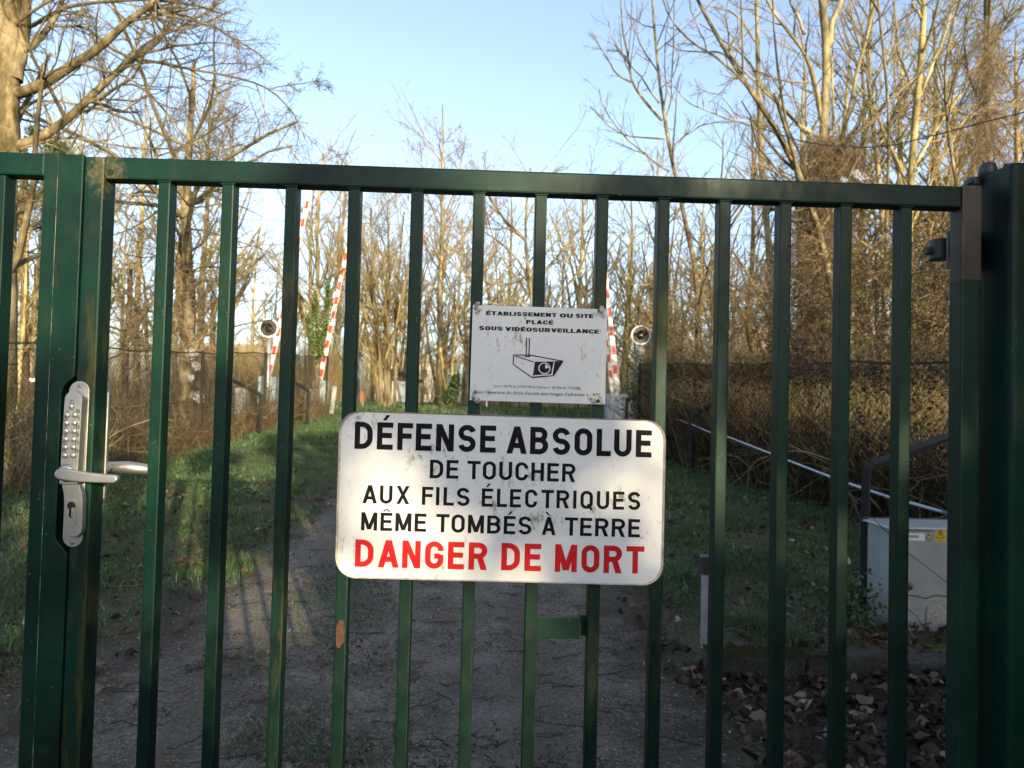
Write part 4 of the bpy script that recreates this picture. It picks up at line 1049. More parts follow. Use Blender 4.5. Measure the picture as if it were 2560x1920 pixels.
# 5 multi stem clump
def z5(l): return [(880+a*.2712, 600+b_*.2712) for a, b_ in l]
build_tree('multi_stem_tree', 'dark based clump of many upright stems left of the small sign', 'tree',
  [(z5([(270, 1600), (270, 1300), (230, 900), (200, 500), (180, 200), (170, -300)]), 14, 4, (0, 0)), (z5([(300, 1600), (320, 1250), (270, 950), (220, 600), (130, 200), (80, -200)]), 11, 3, (0, .3)),
   (z5([(350, 1600), (340, 1300), (330, 800), (340, 300), (330, -300)]), 12, 3, (0, .2)), (z5([(380, 1600), (400, 1200), (400, 800), (430, 300), (480, -250)]), 9, 3, (0, .5)), (z5([(240, 1600), (230, 1200), (100, 700), (40, 200)]), 8, 2, (0, -.3))],
  [(z5([(300, 1200), (370, 900), (480, 500), (520, 100)]), 6, 2, (0, .5)), (z5([(250, 1250), (120, 850), (90, 500)]), 6, 2, (0, .2)), (z5([(340, 900), (290, 500), (260, 0)]), 6, 2, (0, .2)), (z5([(400, 1000), (470, 700), (560, 350)]), 5, 2, (0, .2))],
  23.0, M['bark_mid'], M['twig_far'], (16, 7, 4), seed=9, rmin=.0045, up=.07, lens=(.4, .5, .5), ang=(15, 55))
# 6,7
build_tree('bare_tree', 'straight pale trunk just left of the small sign', 'tree',
  [(z5([(820, 1600), (800, 1250), (805, 900), (800, 500), (830, 0), (840, -700), (830, -1250)]), 12, 3, (0, 0))],
  [(z5([(805, 950), (730, 700), (660, 550)]), 5, 2, (0, .3)), (z5([(810, 500), (950, 380), (1080, 200)]), 5, 2, (0, .3)), (z5([(830, 60), (950, 90), (1060, 160), (1130, 280)]), 7, 3, (0, .3)), (z5([(830, -100), (700, -400), (620, -900)]), 5, 2, (0, .3)), (z5([(830, -200), (980, -500), (1050, -1000)]), 5, 2, (0, .3))],
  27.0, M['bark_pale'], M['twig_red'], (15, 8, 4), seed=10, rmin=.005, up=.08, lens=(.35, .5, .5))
build_tree('ivy_clad_tree', 'leaning sunlit trunk with dark ivy at its foot next to the small sign', 'tree',
  [(z5([(900, 1600), (860, 1350), (830, 1200), (815, 1000)]), 10, 7, (0, 0)), (z5([(900, 1600), (925, 1250), (940, 900), (965, 650), (1000, 300), (1020, -200)]), 10, 4, (0, .3))], [(z5([(940, 900), (1010, 700), (1040, 500)]), 5, 2, (0, .2))],
  25.0, M['bark_yel'], M['twig_far'], (14, 7, 3), seed=12, rmin=.0045, lens=(.4, .5, .5), extra=ivy([(z5([(870, 1500), (940, 1380), (960, 1250)]), 26, 12)], 24.8, n=700, mat=M['ivy'], sz=.1))
# 8 fork in the middle
def z2_(l): return [(850+a*.3888, 200+b_*.3888) for a, b_ in l]
build_tree('bare_tree', 'forked tree with crooked limbs rising directly above the small sign', 'tree',
  [(z2_([(1260, 2180), (1245, 1750), (1240, 1450), (1218, 1250), (1195, 1030), (1205, 760), (1230, 560)]), 15, 4, (0, 0))],
  [(z2_([(1195, 1030), (1120, 970), (1060, 890), (960, 760), (900, 600)]), 9, 3, (0, .4)), (z2_([(1235, 1440), (1190, 1220), (1080, 1080), (940, 980), (800, 940)]), 8, 3, (0, .5)), (z2_([(1215, 1250), (1080, 1330), (960, 1300), (800, 1260), (640, 1030)]), 7, 2, (0, -.4)),
   (z2_([(1235, 1350), (1330, 1240), (1480, 1020), (1600, 890), (1720, 700)]), 9, 3, (0, .6)), (z2_([(1260, 1800), (1400, 1400), (1560, 1200), (1600, 1000), (1680, 850)]), 8, 3, (0, .6)), (z2_([(1200, 900), (1300, 700), (1400, 560)]), 5, 2, (0, .6)), (z2_([(1240, 1500), (1140, 1420), (1000, 1440), (900, 1400)]), 6, 2, (0, -.6))],
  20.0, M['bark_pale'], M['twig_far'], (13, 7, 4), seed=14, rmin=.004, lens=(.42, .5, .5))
# 10 leaning tree right of the sky gap
def z6(l): return [(1500+a*.27125, b_*.27125) for a, b_ in l]
build_tree('bare_tree', 'slender leaning ash with upturned twigs at the right edge of the open sky', 'tree',
  [([(1738, 1180), (1742, 900), (1746, 740), (1738, 650), (1722, 585), (1700, 510)] + z6([(690, 1620), (650, 1330), (580, 1110), (545, 850), (530, 500), (480, 100), (470, -400)]), 19, 4, (0, 0))],
  [(z6([(572, 1110), (450, 990), (350, 850), (290, 760), (265, 520), (220, 380), (190, 0), (180, -200)]), 8, 3, (0, .4)), (z6([(290, 760), (200, 720), (120, 650), (60, 520), (0, 430), (-80, 300)]), 5, 2, (0, .3)), (z6([(595, 1100), (640, 1000), (680, 920), (655, 800), (680, 400), (680, 0)]), 4, 2, (0, -.3)),
   (z6([(545, 950), (430, 800), (380, 700), (280, 600), (140, 440), (80, 200)]), 5, 2, (0, .5)), (z6([(600, 1280), (480, 1270), (200, 1250), (80, 1180), (0, 1080), (-90, 980)]), 5, 2, (0, .2)), (z6([(640, 1580), (520, 1520), (400, 1400), (260, 1300), (120, 1140), (20, 950), (0, 820)]), 5, 2, (0, .2)),
   (z6([(690, 1330), (760, 1270), (900, 1170), (1100, 1110), (1250, 1120)]), 4, 2, (0, .2)), (z6([(530, 660), (420, 500), (340, 330), (380, 80)]), 4, 2, (0, .2)), (z6([(560, 830), (640, 750), (700, 640), (730, 500)]), 3, 1.5, (0, .2))],
  13.0, M['bark_old'], M['twig_warm'], (8, 5, 2), seed=16, rmin=.0024, up=.10, lens=(.36, .42), Kt=6)
# 11 upright with hanging vines
def hang(specs, Y, n, L0, L1, seed=1, mat=None, rr=.0028, nm='vines'):
    def f(root, AP, AR, c0, rg_):
        ps = []
        for (x0, x1, y0, y1, sx) in specs:
            px = rg_.uniform(x0, x1, n); py = rg_.uniform(y0, y1, n)
            q = np.array([P(a, b_, Y + g) for a, b_, g in zip(px, py, rg_.normal(size=n)*.3)]); K = 7; d = unit(rg_.normal(size=(n, 3))*[.7, .7, .6] + [0, 0, -.6*sx]); st = rg_.uniform(L0, L1, n)[:, None]/(K-1); out = [q]; p = q
            for k in range(1, K):
                d = unit(d + rg_.normal(size=(n, 3))*.38 + [0, 0, -.22*sx]); p = p + d*st; out.append(p)
            ps.append(np.stack(out, 1))
        Pt = np.concatenate(ps); R = np.full(Pt.shape[:2], rr)*rg_.uniform(.5, 1.4, (len(Pt), 1)); V, F = tubes(Pt, R, 3)
        local(mesh_np(nm, V, F, mat or M['vine']), root)
    return f
build_tree('bare_tree', 'upright grey trunk draped with thin hanging vines right of the leaning ash', 'tree',
  [([(1935, 1180), (1930, 900), (1925, 650), (1915, 540)] + z6([(1500, 1640), (1475, 1300), (1480, 1000), (1450, 700), (1440, 380), (1450, 100), (1430, -300)]), 22, 8, (0, 0))],
  [(z6([(1430, 380), (1370, 280), (1280, 160), (1180, 100), (960, 40)]), 6, 3, (0, .3)), (z6([(1450, 1190), (1300, 1130), (1160, 1090), (1000, 1030), (850, 970), (740, 880), (670, 780)]), 5, 2, (0, -.2)), (z6([(1440, 100), (1300, 80), (1200, 20), (1170, -100)]), 4, 2, (0, .3)), (z6([(1460, 800), (1540, 640), (1560, 400), (1620, 300)]), 3, 1.5, (0, .3))],
  14.0, M['bark_pale'], M['twig_warm'], (8, 5, 3), seed=18, rmin=.0026, lens=(.25, .45), extra=hang([(1880, 1925, 150, 460, 1.3), (1860, 1960, 380, 800, 1)], 14, 260, .2, .9))
# 12 slanting
build_tree('bare_tree', 'mossy trunk slanting up to the left across the sky behind the gate', 'tree',
  [([(2120, 1180), (2110, 900), (2070, 640), (2030, 520), (2002, 447)] + z6([(1790, 1480), (1700, 1330), (1600, 1130), (1480, 960), (1300, 700), (1200, 540), (1050, 280), (900, 30), (830, -150)]), 26, 8, (0, 0))],
  [(z6([(1400, 850), (1250, 680), (1080, 540), (990, 490), (900, 430), (730, 290), (620, 140), (560, -50)]), 8, 3, (0, .3)), (z6([(990, 490), (970, 380), (900, 250), (840, 120), (820, -50)]), 4, 2, (0, -.2)), (z6([(1270, 720), (1180, 780), (1090, 870), (1000, 860), (890, 800), (870, 720)]), 4, 1.5, (0, -.3)),
   (z6([(1200, 540), (1100, 480), (900, 470), (750, 470), (600, 400)]), 5, 2, (0, .3)), (z6([(1190, 500), (1190, 300), (1150, 150), (1190, -50)]), 5, 2, (0, .3)), (z6([(1200, 460), (1260, 300), (1280, 100)]), 4, 2, (0, .3)), (z6([(1620, 1200), (1450, 1110), (1250, 1060), (1120, 900)]), 4, 2, (0, -.3))],
  12.0, M['bark_old'], M['twig_warm'], (8, 5, 3), seed=20, rmin=.0024, up=.07, lens=(.33, .45))
def z3_(l): return [(1700+a*.3888, b_*.3888) for a, b_ in l]
# 13 large vine tree
build_tree('vine_clad_tree', 'stout forked trunk wrapped in brown creeper above the right gate bars', 'tree',
  [(z3_([(860, 3000), (880, 2000), (890, 1650), (900, 1150), (920, 850), (945, 600), (950, 250), (905, 0), (880, -400)]), 34, 14, (0, 0))],
  [(z3_([(955, 300), (990, 130), (1040, 0), (1090, -250)]), 15, 9, (0, .3)), (z3_([(925, 830), (880, 560), (810, 340), (700, 200), (600, 80), (530, -60)]), 14, 6, (0, .3)), (z3_([(1000, 1000), (1070, 800), (1120, 600), (1150, 400), (1210, 200), (1260, 0), (1290, -150)]), 12, 6, (0, -.3)),
   (z3_([(850, 850), (740, 780), (600, 650), (480, 520), (350, 400), (330, 300)]), 8, 3, (0, .5)), (z3_([(830, 530), (700, 530), (600, 510), (480, 450)]), 6, 3, (0, .3)), (z3_([(800, 220), (760, 110), (700, 0), (660, -150)]), 9, 4, (0, .2)), (z3_([(990, 860), (980, 500), (990, 250), (1010, 0)]), 6, 3, (0, .5)),
   (z3_([(1160, 620), (1080, 490), (990, 380)]), 6, 3, (0, .5)), (z3_([(900, 880), (780, 830), (520, 530), (300, 330)]), 5, 2, (0, -.5))],
  13.0, M['bark_pale'], M['twig_warm'], (9, 6, 3), seed=22, rmin=.0025, up=.07, lens=(.3, .45, .5), extra=hang([(2020, 2140, 340, 460, .6), (1990, 2130, 440, 640, .8), (2000, 2110, 600, 880, .8)], 12.8, 1900, .2, .8, rr=.0034))
build_tree('bare_tree', 'pale crooked trunk between the creeper covered tree and the yellow trunk', 'tree',
  [(z3_([(1330, 3000), (1310, 1650), (1285, 1150), (1250, 850), (1215, 600), (1190, 400), (1240, 200), (1230, -100)]), 18, 8, (0, 0))],
  [(z3_([(1215, 620), (1130, 540), (1090, 420)]), 6, 3, (0, .2)), (z3_([(1240, 480), (1330, 420), (1450, 300), (1530, 240)]), 7, 3, (0, .4)), (z3_([(1265, 950), (1340, 850), (1480, 600), (1560, 350)]), 6, 3, (0, .4))],
  15.0, M['bark_pale'], M['twig_far'], (12, 7, 3), seed=24, rmin=.003, up=.08, lens=(.35, .45, .5))
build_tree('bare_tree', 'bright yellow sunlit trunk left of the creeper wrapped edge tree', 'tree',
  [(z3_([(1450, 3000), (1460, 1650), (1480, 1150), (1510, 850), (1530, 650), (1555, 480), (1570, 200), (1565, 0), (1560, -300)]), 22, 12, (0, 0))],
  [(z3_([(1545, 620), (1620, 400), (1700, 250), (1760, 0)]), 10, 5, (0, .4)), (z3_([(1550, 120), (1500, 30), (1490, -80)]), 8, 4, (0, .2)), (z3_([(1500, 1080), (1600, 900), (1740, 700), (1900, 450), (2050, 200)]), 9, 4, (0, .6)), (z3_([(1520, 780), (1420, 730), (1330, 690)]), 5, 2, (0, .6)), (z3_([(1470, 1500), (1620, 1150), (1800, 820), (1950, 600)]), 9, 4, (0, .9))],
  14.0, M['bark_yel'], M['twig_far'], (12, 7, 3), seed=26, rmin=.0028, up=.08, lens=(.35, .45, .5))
build_tree('bare_tree', 'thin dark sapling crossing in front of the yellow trunk', 'tree',
  [(z3_([(1300, 2800), (1320, 1600), (1335, 1180), (1352, 700), (1320, 450), (1290, 200), (1268, -100)]), 11, 5, (0, 0))],
  [(z3_([(1310, 380), (1200, 260), (1120, 160), (1060, 60)]), 5, 2, (0, .2)), (z3_([(1335, 420), (1400, 280), (1500, 130), (1560, 20)]), 4, 2, (0, .2))], 10.5, M['bark_old'], M['twig_dark'], (9, 6, 3), seed=28, rmin=.002, up=.06, lens=(.3, .45))
build_tree('bare_tree', 'thin leaning sapling beside the right stile of the gate', 'tree',
  [(z3_([(1860, 2800), (1850, 1600), (1780, 1160), (1720, 850), (1710, 550), (1690, 350), (1740, 200), (1800, 0), (1830, -150)]), 12, 5, (0, 0))],
  [(z3_([(1700, 330), (1560, 460), (1400, 600), (1150, 870)]), 4, 2, (0, .2)), (z3_([(1730, 900), (1850, 780), (2000, 600), (2212, 500)]), 4, 2, (0, .2))], 9.0, M['bark_old'], M['twig_dark'], (10, 6, 3), seed=30, rmin=.0018, up=.02, lens=(.3, .45))
build_tree('vine_clad_tree', 'trunk at the right edge shaggy with creeper to its top', 'tree',
  [(z3_([(1950, 3000), (1960, 1500), (1970, 1100), (1985, 600), (1970, 300), (1975, 0), (1980, -300)]), 24, 12, (0, 0))],
  [(z3_([(1980, 500), (2080, 380), (2200, 330), (2330, 250)]), 7, 3, (0, .4)), (z3_([(1980, 900), (2100, 700), (2212, 600), (2400, 450)]), 7, 3, (0, .4)), (z3_([(1970, 700), (1850, 500), (1820, 250), (1860, 0)]), 7, 3, (0, .4)), (z3_([(1975, 250), (2080, 130), (2180, 0), (2250, -80)]), 7, 3, (0, .4))],
  11.0, M['bark_old'], M['twig_warm'], (12, 7, 3), seed=32, rmin=.0023, up=.03, lens=(.4, .45, .5), extra=hang([(2440, 2500, 40, 200, .9), (2440, 2490, 150, 420, 1.1), (2400, 2560, 250, 480, .8)], 10.8, 520, .2, .8, rr=.0028))

# background trees: a few kinds, copied one by one
def proto(kind, seed):
    rg_ = np.random.default_rng(seed); hgt = 10.0
    root = empty('bare_tree')
    nt_ = 1 if kind != 2 else 5; K = 14; TP = []; TR = []
    for i in range(nt_):
        a = rg_.uniform(0, 2*PI); lean = (0.03 if nt_ == 1 else rg_.uniform(.05, .2)); t_ = np.linspace(0, 1, K)
        q = np.stack([np.cos(a)*lean*hgt*t_ + .06*hgt*.1*np.sin(t_*5+a), np.sin(a)*lean*hgt*t_ + .05*np.sin(t_*7+i), t_*hgt*(1 if nt_ == 1 else rg_.uniform(.7, 1))], 1)
        TP.append(wobble(q, .04, rg_)); TR.append(np.linspace(.15 if nt_ == 1 else .09, .02, K))
    TP = np.array(TP); TR = np.array(TR)
    TP[:, 0, 2] = -.3
    V, F = tubes(TP, TR, 8)
    o = mesh_np('trunk', V, F, [M['bark_old'], M['bark_yel'], M['bark_mid'], M['bark_pale']][kind], root, smooth=True)
    parts = []; c0, r0 = TP, TR
    lv = {0: (22, 8, 4), 1: (16, 8, 5), 2: (8, 6, 4), 3: (24, 10, 3)}[kind]
    ln = {0: (.38, .45, .45), 1: (.5, .45, .45), 2: (.4, .45, .45), 3: (.28, .5, .5)}[kind]
    for i, n_ in enumerate(lv):
        c0, r0 = grow(c0, r0, n_, .22 if i == 0 else .15, ln[i], (20, 60), 6, .10 if i == 0 else .05, .12, .55, .0055 if i < 2 else .0034, .5, rg_, .55 if i == 0 else .4)
        parts.append(tubes(c0, r0, 4 if i == 0 else 3))
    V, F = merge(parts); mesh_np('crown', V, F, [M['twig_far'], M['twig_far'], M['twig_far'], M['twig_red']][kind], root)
    if kind == 3:
        k = rg_.choice(len(c0), 420); V, F = rep_quads(c0[k, -1] + 0*c0[k, -1], .07, rg_, .5, 1); mesh_np('seed_bunches', V, F, M['rustpost'], root)['kind'] = 'stuff'
    return root
protos = [proto(0, 101), proto(1, 102), proto(2, 103), proto(3, 104), proto(0, 105), proto(1, 106)]
used = [False]*len(protos)
kinds = ['tall slim bare tree in the wood beyond the crossing', 'spreading yellowish bare tree in the wood beyond the crossing', 'many stemmed bare tree in the wood beyond the crossing',
         'reddish topped bare tree with dry seed bunches above the gate rail', 'tall slim bare tree in the wood beyond the crossing', 'spreading yellowish bare tree in the wood beyond the crossing']
rb = np.random.default_rng(77); seen = {}
spots = [(1105, 285, 36, 3), (1190, 360, 38, 3), (1030, 385, 40, 0), (830, 350, 40, 3), (770, 380, 42, 0), (960, 480, 33, 1), (1270, 395, 40, 0), (1440, 420, 38, 1), (1560, 400, 40, 0), (1620, 330, 36, 4),
         (560, 230, 30, 0), (500, 170, 26, 4), (430, 260, 28, 1), (340, 180, 24, 5), (250, 260, 26, 0), (160, 150, 24, 1), (80, 260, 22, 4), (20, 300, 26, 5), (-60, 200, 22, 0), (620, 560, 44, 1), (690, 620, 50, 0), (660, 700, 46, 2), (730, 560, 48, 4),
         (860, 520, 30, 2), (1000, 540, 31, 2), (1160, 520, 33, 5), (1260, 560, 30, 2), (1400, 540, 30, 5), (1480, 500, 28, 2), (1560, 520, 27, 1), (1650, 480, 26, 2), (1740, 430, 24, 5), (1800, 300, 25, 0), (1880, 250, 24, 4), (1990, 120, 23, 5), (2080, 60, 22, 1),
         (2160, 20, 21, 0), (2230, 60, 20, 5), (2320, -40, 21, 4), (2400, 20, 19, 1), (2480, -60, 20, 0), (2560, 0, 18, 5), (2640, 100, 18, 4), (1830, 500, 19, 2), (1960, 520, 18, 2), (2200, 420, 16, 2), (2330, 460, 15, 2), (2440, 380, 14.5, 2), (2040, 600, 17, 5), (2280, 640, 13, 2),
         (380, 500, 22, 2), (290, 520, 20, 5), (200, 480, 20, 2), (110, 540, 18, 2), (40, 500, 17, 5), (540, 640, 30, 2), (1340, 620, 34, 2), (1090, 640, 36, 2), (930, 620, 36, 5), (1500, 640, 33, 2), (1610, 640, 22, 2), (1700, 620, 19, 2), (1780, 600, 17, 5)]
for i, (px, py, Y, kd) in enumerate(spots):
    o = protos[kd] if not used[kd] else copy_tree(protos[kd]); used[kd] = True
    b_ = P(px, 1000, Y); zb_ = float(gz(b_[0], Y)); top = P(px, py, Y)[2]
    s_ = max(.25, (top - zb_)/10.0/ (1.08 if kd != 2 else .98)); sw = s_*rb.uniform(.85, 1.2)
    if kd == 2: sw = s_*1.3
    o.location = (b_[0], Y, zb_); o.rotation_euler = (0, 0, rb.uniform(0, 6.28)); o.scale = (sw, sw, s_)
    bx = [200, 378, 538, 698, 858, 1015, 1172, 1330, 1485, 1640, 1790, 1944, 2096, 2248, 2410]
    gi = sum(px > b for b in bx); wh_ = ['left of the lock stile', 'in the gap right of the lock'] + ['in the gap right of the %s bar' % o_ for o_ in ('first', 'second', 'third', 'fourth', 'fifth', 'sixth', 'seventh', 'eighth', 'ninth', 'tenth', 'eleventh', 'twelfth', 'thirteenth')] + ['beyond the right stile']
    lab = [('tall slim bare tree', 'spreading yellowish bare tree', 'many stemmed bare tree', 'reddish tree with dry seed bunches')[[0, 1, 2, 3, 0, 1][kd]], wh_[min(gi, 15)]]
    key = (lab[0], lab[1]); seen.setdefault(key, []).append((Y, o))
    tag(o, lab[0] + ' ' + lab[1], 'tree', 'bare trees of the wood behind the crossing' if kd != 3 else 'reddish trees above the gate rail')
for key, l_ in seen.items():
    l_ = sorted(l_, key=lambda t: t[0])
    if len(l_) > 1:
        for i_, (_, o_) in enumerate(l_):
            o_['label'] = ('nearest' if i_ == 0 else 'farthest' if i_ == len(l_)-1 else ('second nearest', 'third nearest', 'fourth nearest')[i_-1]) + ' ' + key[0] + ' ' + key[1]
for k_, u_ in enumerate(used):
    if not u_: protos[k_].location = (60, 60, 0)
# distant woodland mass
r = np.random.default_rng(31)
N = 330; y = r.uniform(46, 85, N); x = r.uniform(-1.0, 1.05, N)*y
L = r.uniform(5.5, 9.5, N) + 3.5*np.clip(x/y-.25, 0, 1)*4
L = np.where((x/y < -.28) & (x/y > -.42), L*.6, L)
Pt, R = stems(N, x, y, gz(x, y), L, r, .1, 8, .07, .04, .03, 4); c1, r1 = grow(Pt, R, 10, .2, .35, (20, 50), 5, .1, .1, .5, .014, r=r); c2, r2 = grow(c1, r1, 7, .2, .5, (20, 60), 4, .05, .12, .5, .010, r=r); c3, r3 = grow(c2, r2, 3, .2, .5, (20, 60), 3, .05, .12, .5, .008, r=r)
V, F = merge([tubes(Pt, R, 4), tubes(c1, r1), tubes(c2, r2), tubes(c3, r3)])
tag(mesh_np('distant_woodland', V, F, M['twig_far']), 'distant bare woodland closing the view', kind='stuff')

# evergreen peeking behind the big tree at the left
rg_ = np.random.default_rng(50)
pt = tag(empty('pine_tree', tuple(P(60, 1050, 20)[:2]) + (float(gz(-13, 20)),)), 'dull green pine half hidden behind the thick tree at far left', 'tree')
x0, _, z0 = P(60, 330, 20); q = np.array([P(a, b_, 20) for a, b_ in ((60, 1100), (62, 700), (64, 340))])
V, F = tubes(resample(q, 10)[None], np.linspace(.16, .05, 10)[None], 8); local(mesh_np('trunk', V, F, M['bark_dark'], smooth=True), pt)
cs = []
for cx_, cy_, rr_ in ((120, 350, .5), (150, 385, .6), (80, 400, .7), (60, 460, .9), (110, 480, .8), (95, 330, .35), (30, 520, .8), (95, 560, .7), (150, 372, .35)):
    c = P(cx_, cy_, 20); v = unit(rg_.normal(size=(380, 3)))*(rr_*rg_.random(380)**.5)[:, None]*[1, 1, .45]; cs.append(c+v)
V, F = rep_quads(np.concatenate(cs), .13, rg_, .2, 1, .22); local(mesh_np('crown', V, F, M['pine']), pt)

# dense dark creeper curtains over the right fence line
r = np.random.default_rng(61)
def tangle(x0, x1, y0, y1, Y, n, mat, label, L0=.2, L1=.9, rr=.0035, dy=.4):
    n = int(n); px = r.uniform(x0, x1, n); py = y0 + (y1-y0)*r.random(n)**.75
    q = np.array([P(a, b_, Y + g) for a, b_, g in zip(px, py, r.normal(size=n)*dy)]); K = 7; d = unit(r.normal(size=(n, 3))*[1, .6, 1]); st = r.uniform(L0, L1, n)[:, None]/(K-1); p = q; out = [q]
    for k in range(1, K): d = unit(d + r.normal(size=(n, 3))*.42 + [0, 0, -.05]); p = p + d*st; out.append(p)
    V, F = tubes(np.stack(out, 1), np.full((n, K), rr)*r.uniform(.5, 1.5, (n, 1)), 3)
    return tag(mesh_np('creeper', V, F, mat), label, kind='stuff')
tangle(1960, 2480, 560, 960, 9.5, 2600, M['bramble'], 'dark creeper hanging above the right fence near the pillar')
tangle(1640, 2100, 640, 940, 13, 2600, M['vine'], 'brown creeper tangle above the right fence further off')
tangle(2230, 2480, 560, 900, 7.5, 1000, M['bramble'], 'dark twiggy creeper close behind the right stile', .15, .6, .003)
tangle(250, 560, 520, 900, 13, 900, M['vine'], 'loose dry creeper between the left trees', .2, .8, .003)
# pale clematis fluff
def fluff(spots_, Y, label):
    c = []
    for px, py, rp_ in spots_:
        n = 130; v = unit(r.normal(size=(n, 3)))*(ipx(rp_, Y)*r.random(n)**.6)[:, None]; c.append(P(px, py, Y)+v)
    V, F = rep_quads(np.concatenate(c), .03, r, .6, 1, .5); return tag(mesh_np('seed_fluff', V, F, M['fluff']), label, kind='stuff')
fluff([(2140, 435, 12), (2155, 445, 14), (2110, 450, 9), (2290, 425, 8), (2490, 240, 14), (2475, 260, 9)], 10.5, 'pale fluffy clematis seed heads above the gate rail')
fluff([(480, 885, 16), (490, 915, 12), (478, 945, 9), (495, 990, 14), (500, 1000, 12), (415, 905, 6)], 12.2, 'grey fluffy clematis seed heads on the left fence')

# ------------------------------------------------------------------ crossing gear
def signal(px, py, dpx, Y, label, lower=False):
    c = P(px, py, Y); R_ = ipx(dpx, Y)/2; g = float(gz(c[0], Y))
    root = tag(empty('crossing_signal', (c[0], Y, g)), label, 'signal', 'round level crossing lamps')
    local(MB().lathe((c[0], Y+.02, c[2]), [(R_*.90, -.01), (R_*.90, .05), (R_*.4, .14)], 32).build('housing', M['lamp_black'], None, 0, smooth=False), root)
    rim = MB(); n = 40
    pr = [(R_*1.0, -.03), (R_*1.0, .035), (R_*.88, .035), (R_*.88, -.03)]
    vs = [(c[0]+a*math.cos(2*PI*k/n), Y+b_, c[2]+a*math.sin(2*PI*k/n)) for a, b_ in pr for k in range(n)]
    rim.add(vs, [(i*n+k, i*n+(k+1) % n, ((i+1) % 4)*n+(k+1) % n, ((i+1) % 4)*n+k) for i in range(4) for k in range(n)])
    local(rim.build('white_rim', M['white_bar'], None, 0), root)
    local(MB().lathe((c[0], Y+.005, c[2]-R_*.05), [(R_*.42, 0), (R_*.38, -.01), (R_*.2, -.018), (.004, -.022)], 24).build('lens', M['lamp_red'], None, 0, smooth=True), root)
    hd = MB(); n = 18; vs = []
    for yy, k_ in ((0.005, 1.05), (-.16, 1.2)):
        for i in range(n+1):
            a = PI*(.02 + .96*i/n); vs.append((c[0]+R_*.46*k_*math.cos(a), Y+yy, c[2]-R_*.05+R_*.46*k_*math.sin(a)*(1 if yy > 0 else .95)))
    hd.add(vs, [(i, i+1, i+n+2, i+n+1) for i in range(n)]); local(hd.build('hood', M['lamp_black']), root)
    if lower:
        c2 = P(1601, 878, Y); local(MB().lathe((c2[0], Y, c2[2]), [(.10, .06), (.112, 0), (.105, -.02), (.06, -.035), (.02, -.04)], 24).build('bell', M['rim'], None, 0, smooth=True), root)
    local(MB().tube([(c[0]+(.0 if not lower else .0), Y+.06, g-.2), (c[0], Y+.06, c[2]-R_*.8)], .055, 14).build('mast', M['galv'], None, 0, smooth=True), root)
    return root
signal(672, 820, 48, 16.5, 'round black crossing lamp with white rim behind the left fence')
sg_ = signal(1602, 838, 49, 14.5, 'round black crossing lamp right of the small sign, its mast buried in ivy', True)
# ivy on the right mast
bt = P(1605, 1000, 14.3); c = bt + rg_.normal(size=(2600, 3))*[.17, .12, .30] + [.10, 0, .1]; k = c[:, 2] > gz(c[:, 0], c[:, 1])
V, F = rep_quads(c[k], .07, rg_, .3, 1); local(mesh_np('ivy', V, F, M['ivy']), sg_)

def barrier(label, base, top, w0, w1, Y, per, redh, mach=None, ph=0, dYt=0):
    A = P(*base, Y); B = P(*top, Y+dYt); g = float(gz(A[0], Y))
    root = tag(empty('level_crossing_barrier', (A[0], Y, g)), label, 'barrier', 'raised red and white barrier arms')
    a0, a1 = ipx(w0, Y)/2, ipx(w1, Y)/2
    d = B-A; L = np.linalg.norm(d); d = d/L; nrm = np.array([d[2], 0, -d[0]]); nrm = nrm/np.linalg.norm(nrm)
    def quadbox(s0, s1, off, k=1.0, yo=0):
        vs = []
        for s in (s0, s1):
            h_ = (a0+(a1-a0)*s/L)*k; c = A+d*s
            for sx, sy in ((-1, -1), (1, -1), (1, 1), (-1, 1)): q = c + nrm*h_*sx; vs.append((q[0], q[1]+sy*(.03+off), q[2]))
        return vs, [(0, 1, 2, 3), (7, 6, 5, 4), (0, 4, 5, 1), (1, 5, 6, 2), (2, 6, 7, 3), (3, 7, 4, 0)]
    local(MB().add(*quadbox(0, L, 0)).build('arm', M['white_bar']), root)
    st = MB(); s = ph
    p_ = ipx(per, Y); rh = ipx(redh, Y)
    while s < L-.05:
        st.add(*quadbox(s, min(s+rh, L-.02), .003, .86)); s += p_
    local(st.build('red_stripes', M['red_bar']), root)
    cw = MB(); cw.box(A[0]-.22, A[0]+.22, Y-.13, Y+.25, g-.1, A[2]-.02) if mach is None else cw.box(*mach)
    mc = local(cw.build('machine_cabinet', M['machine'], None, .012, 2), root)
    pv = MB(); pv.lathe((A[0]+.02, Y-.16, A[2]-.22), [(.07, 0), (.07, -.04), (.03, -.05)], 14); pv.box(A[0]-.06, A[0]+.07, Y-.05, Y+.05, A[2]-.16, A[2]+.08)
    local(pv.build('arm_bracket', M['galv'], None, .004), root)
    return root
barrier('raised striped barrier arm beside the left crossing lamp', (672, 940), (784, 440), 11, 9, 18, 46.5, 21.5, ph=.08)
barrier('raised striped barrier arm leaning right in front of the ivy clad tree', (800, 950), (884, 545), 11, 8, 22, 37, 19, ph=.1)
gq = float(gz(3.3, 18)); x_ = P(1515, 1000, 18)[0]; x2 = P(1597, 1000, 18)[0]; zt_ = P(1560, 986, 18)[2]
barrier('nearer of the two raised barrier arms right of the small sign', (1543, 975), (1497, 520), 15, 4, 18, 48, 23, (x_, x2, 17.9, 18.6, gq-.1, zt_), ph=.42)
barrier('farther slim barrier arm partly hidden behind the small sign', (1531, 985), (1492, 600), 9, 5, 21, 39, 19, ph=.5)

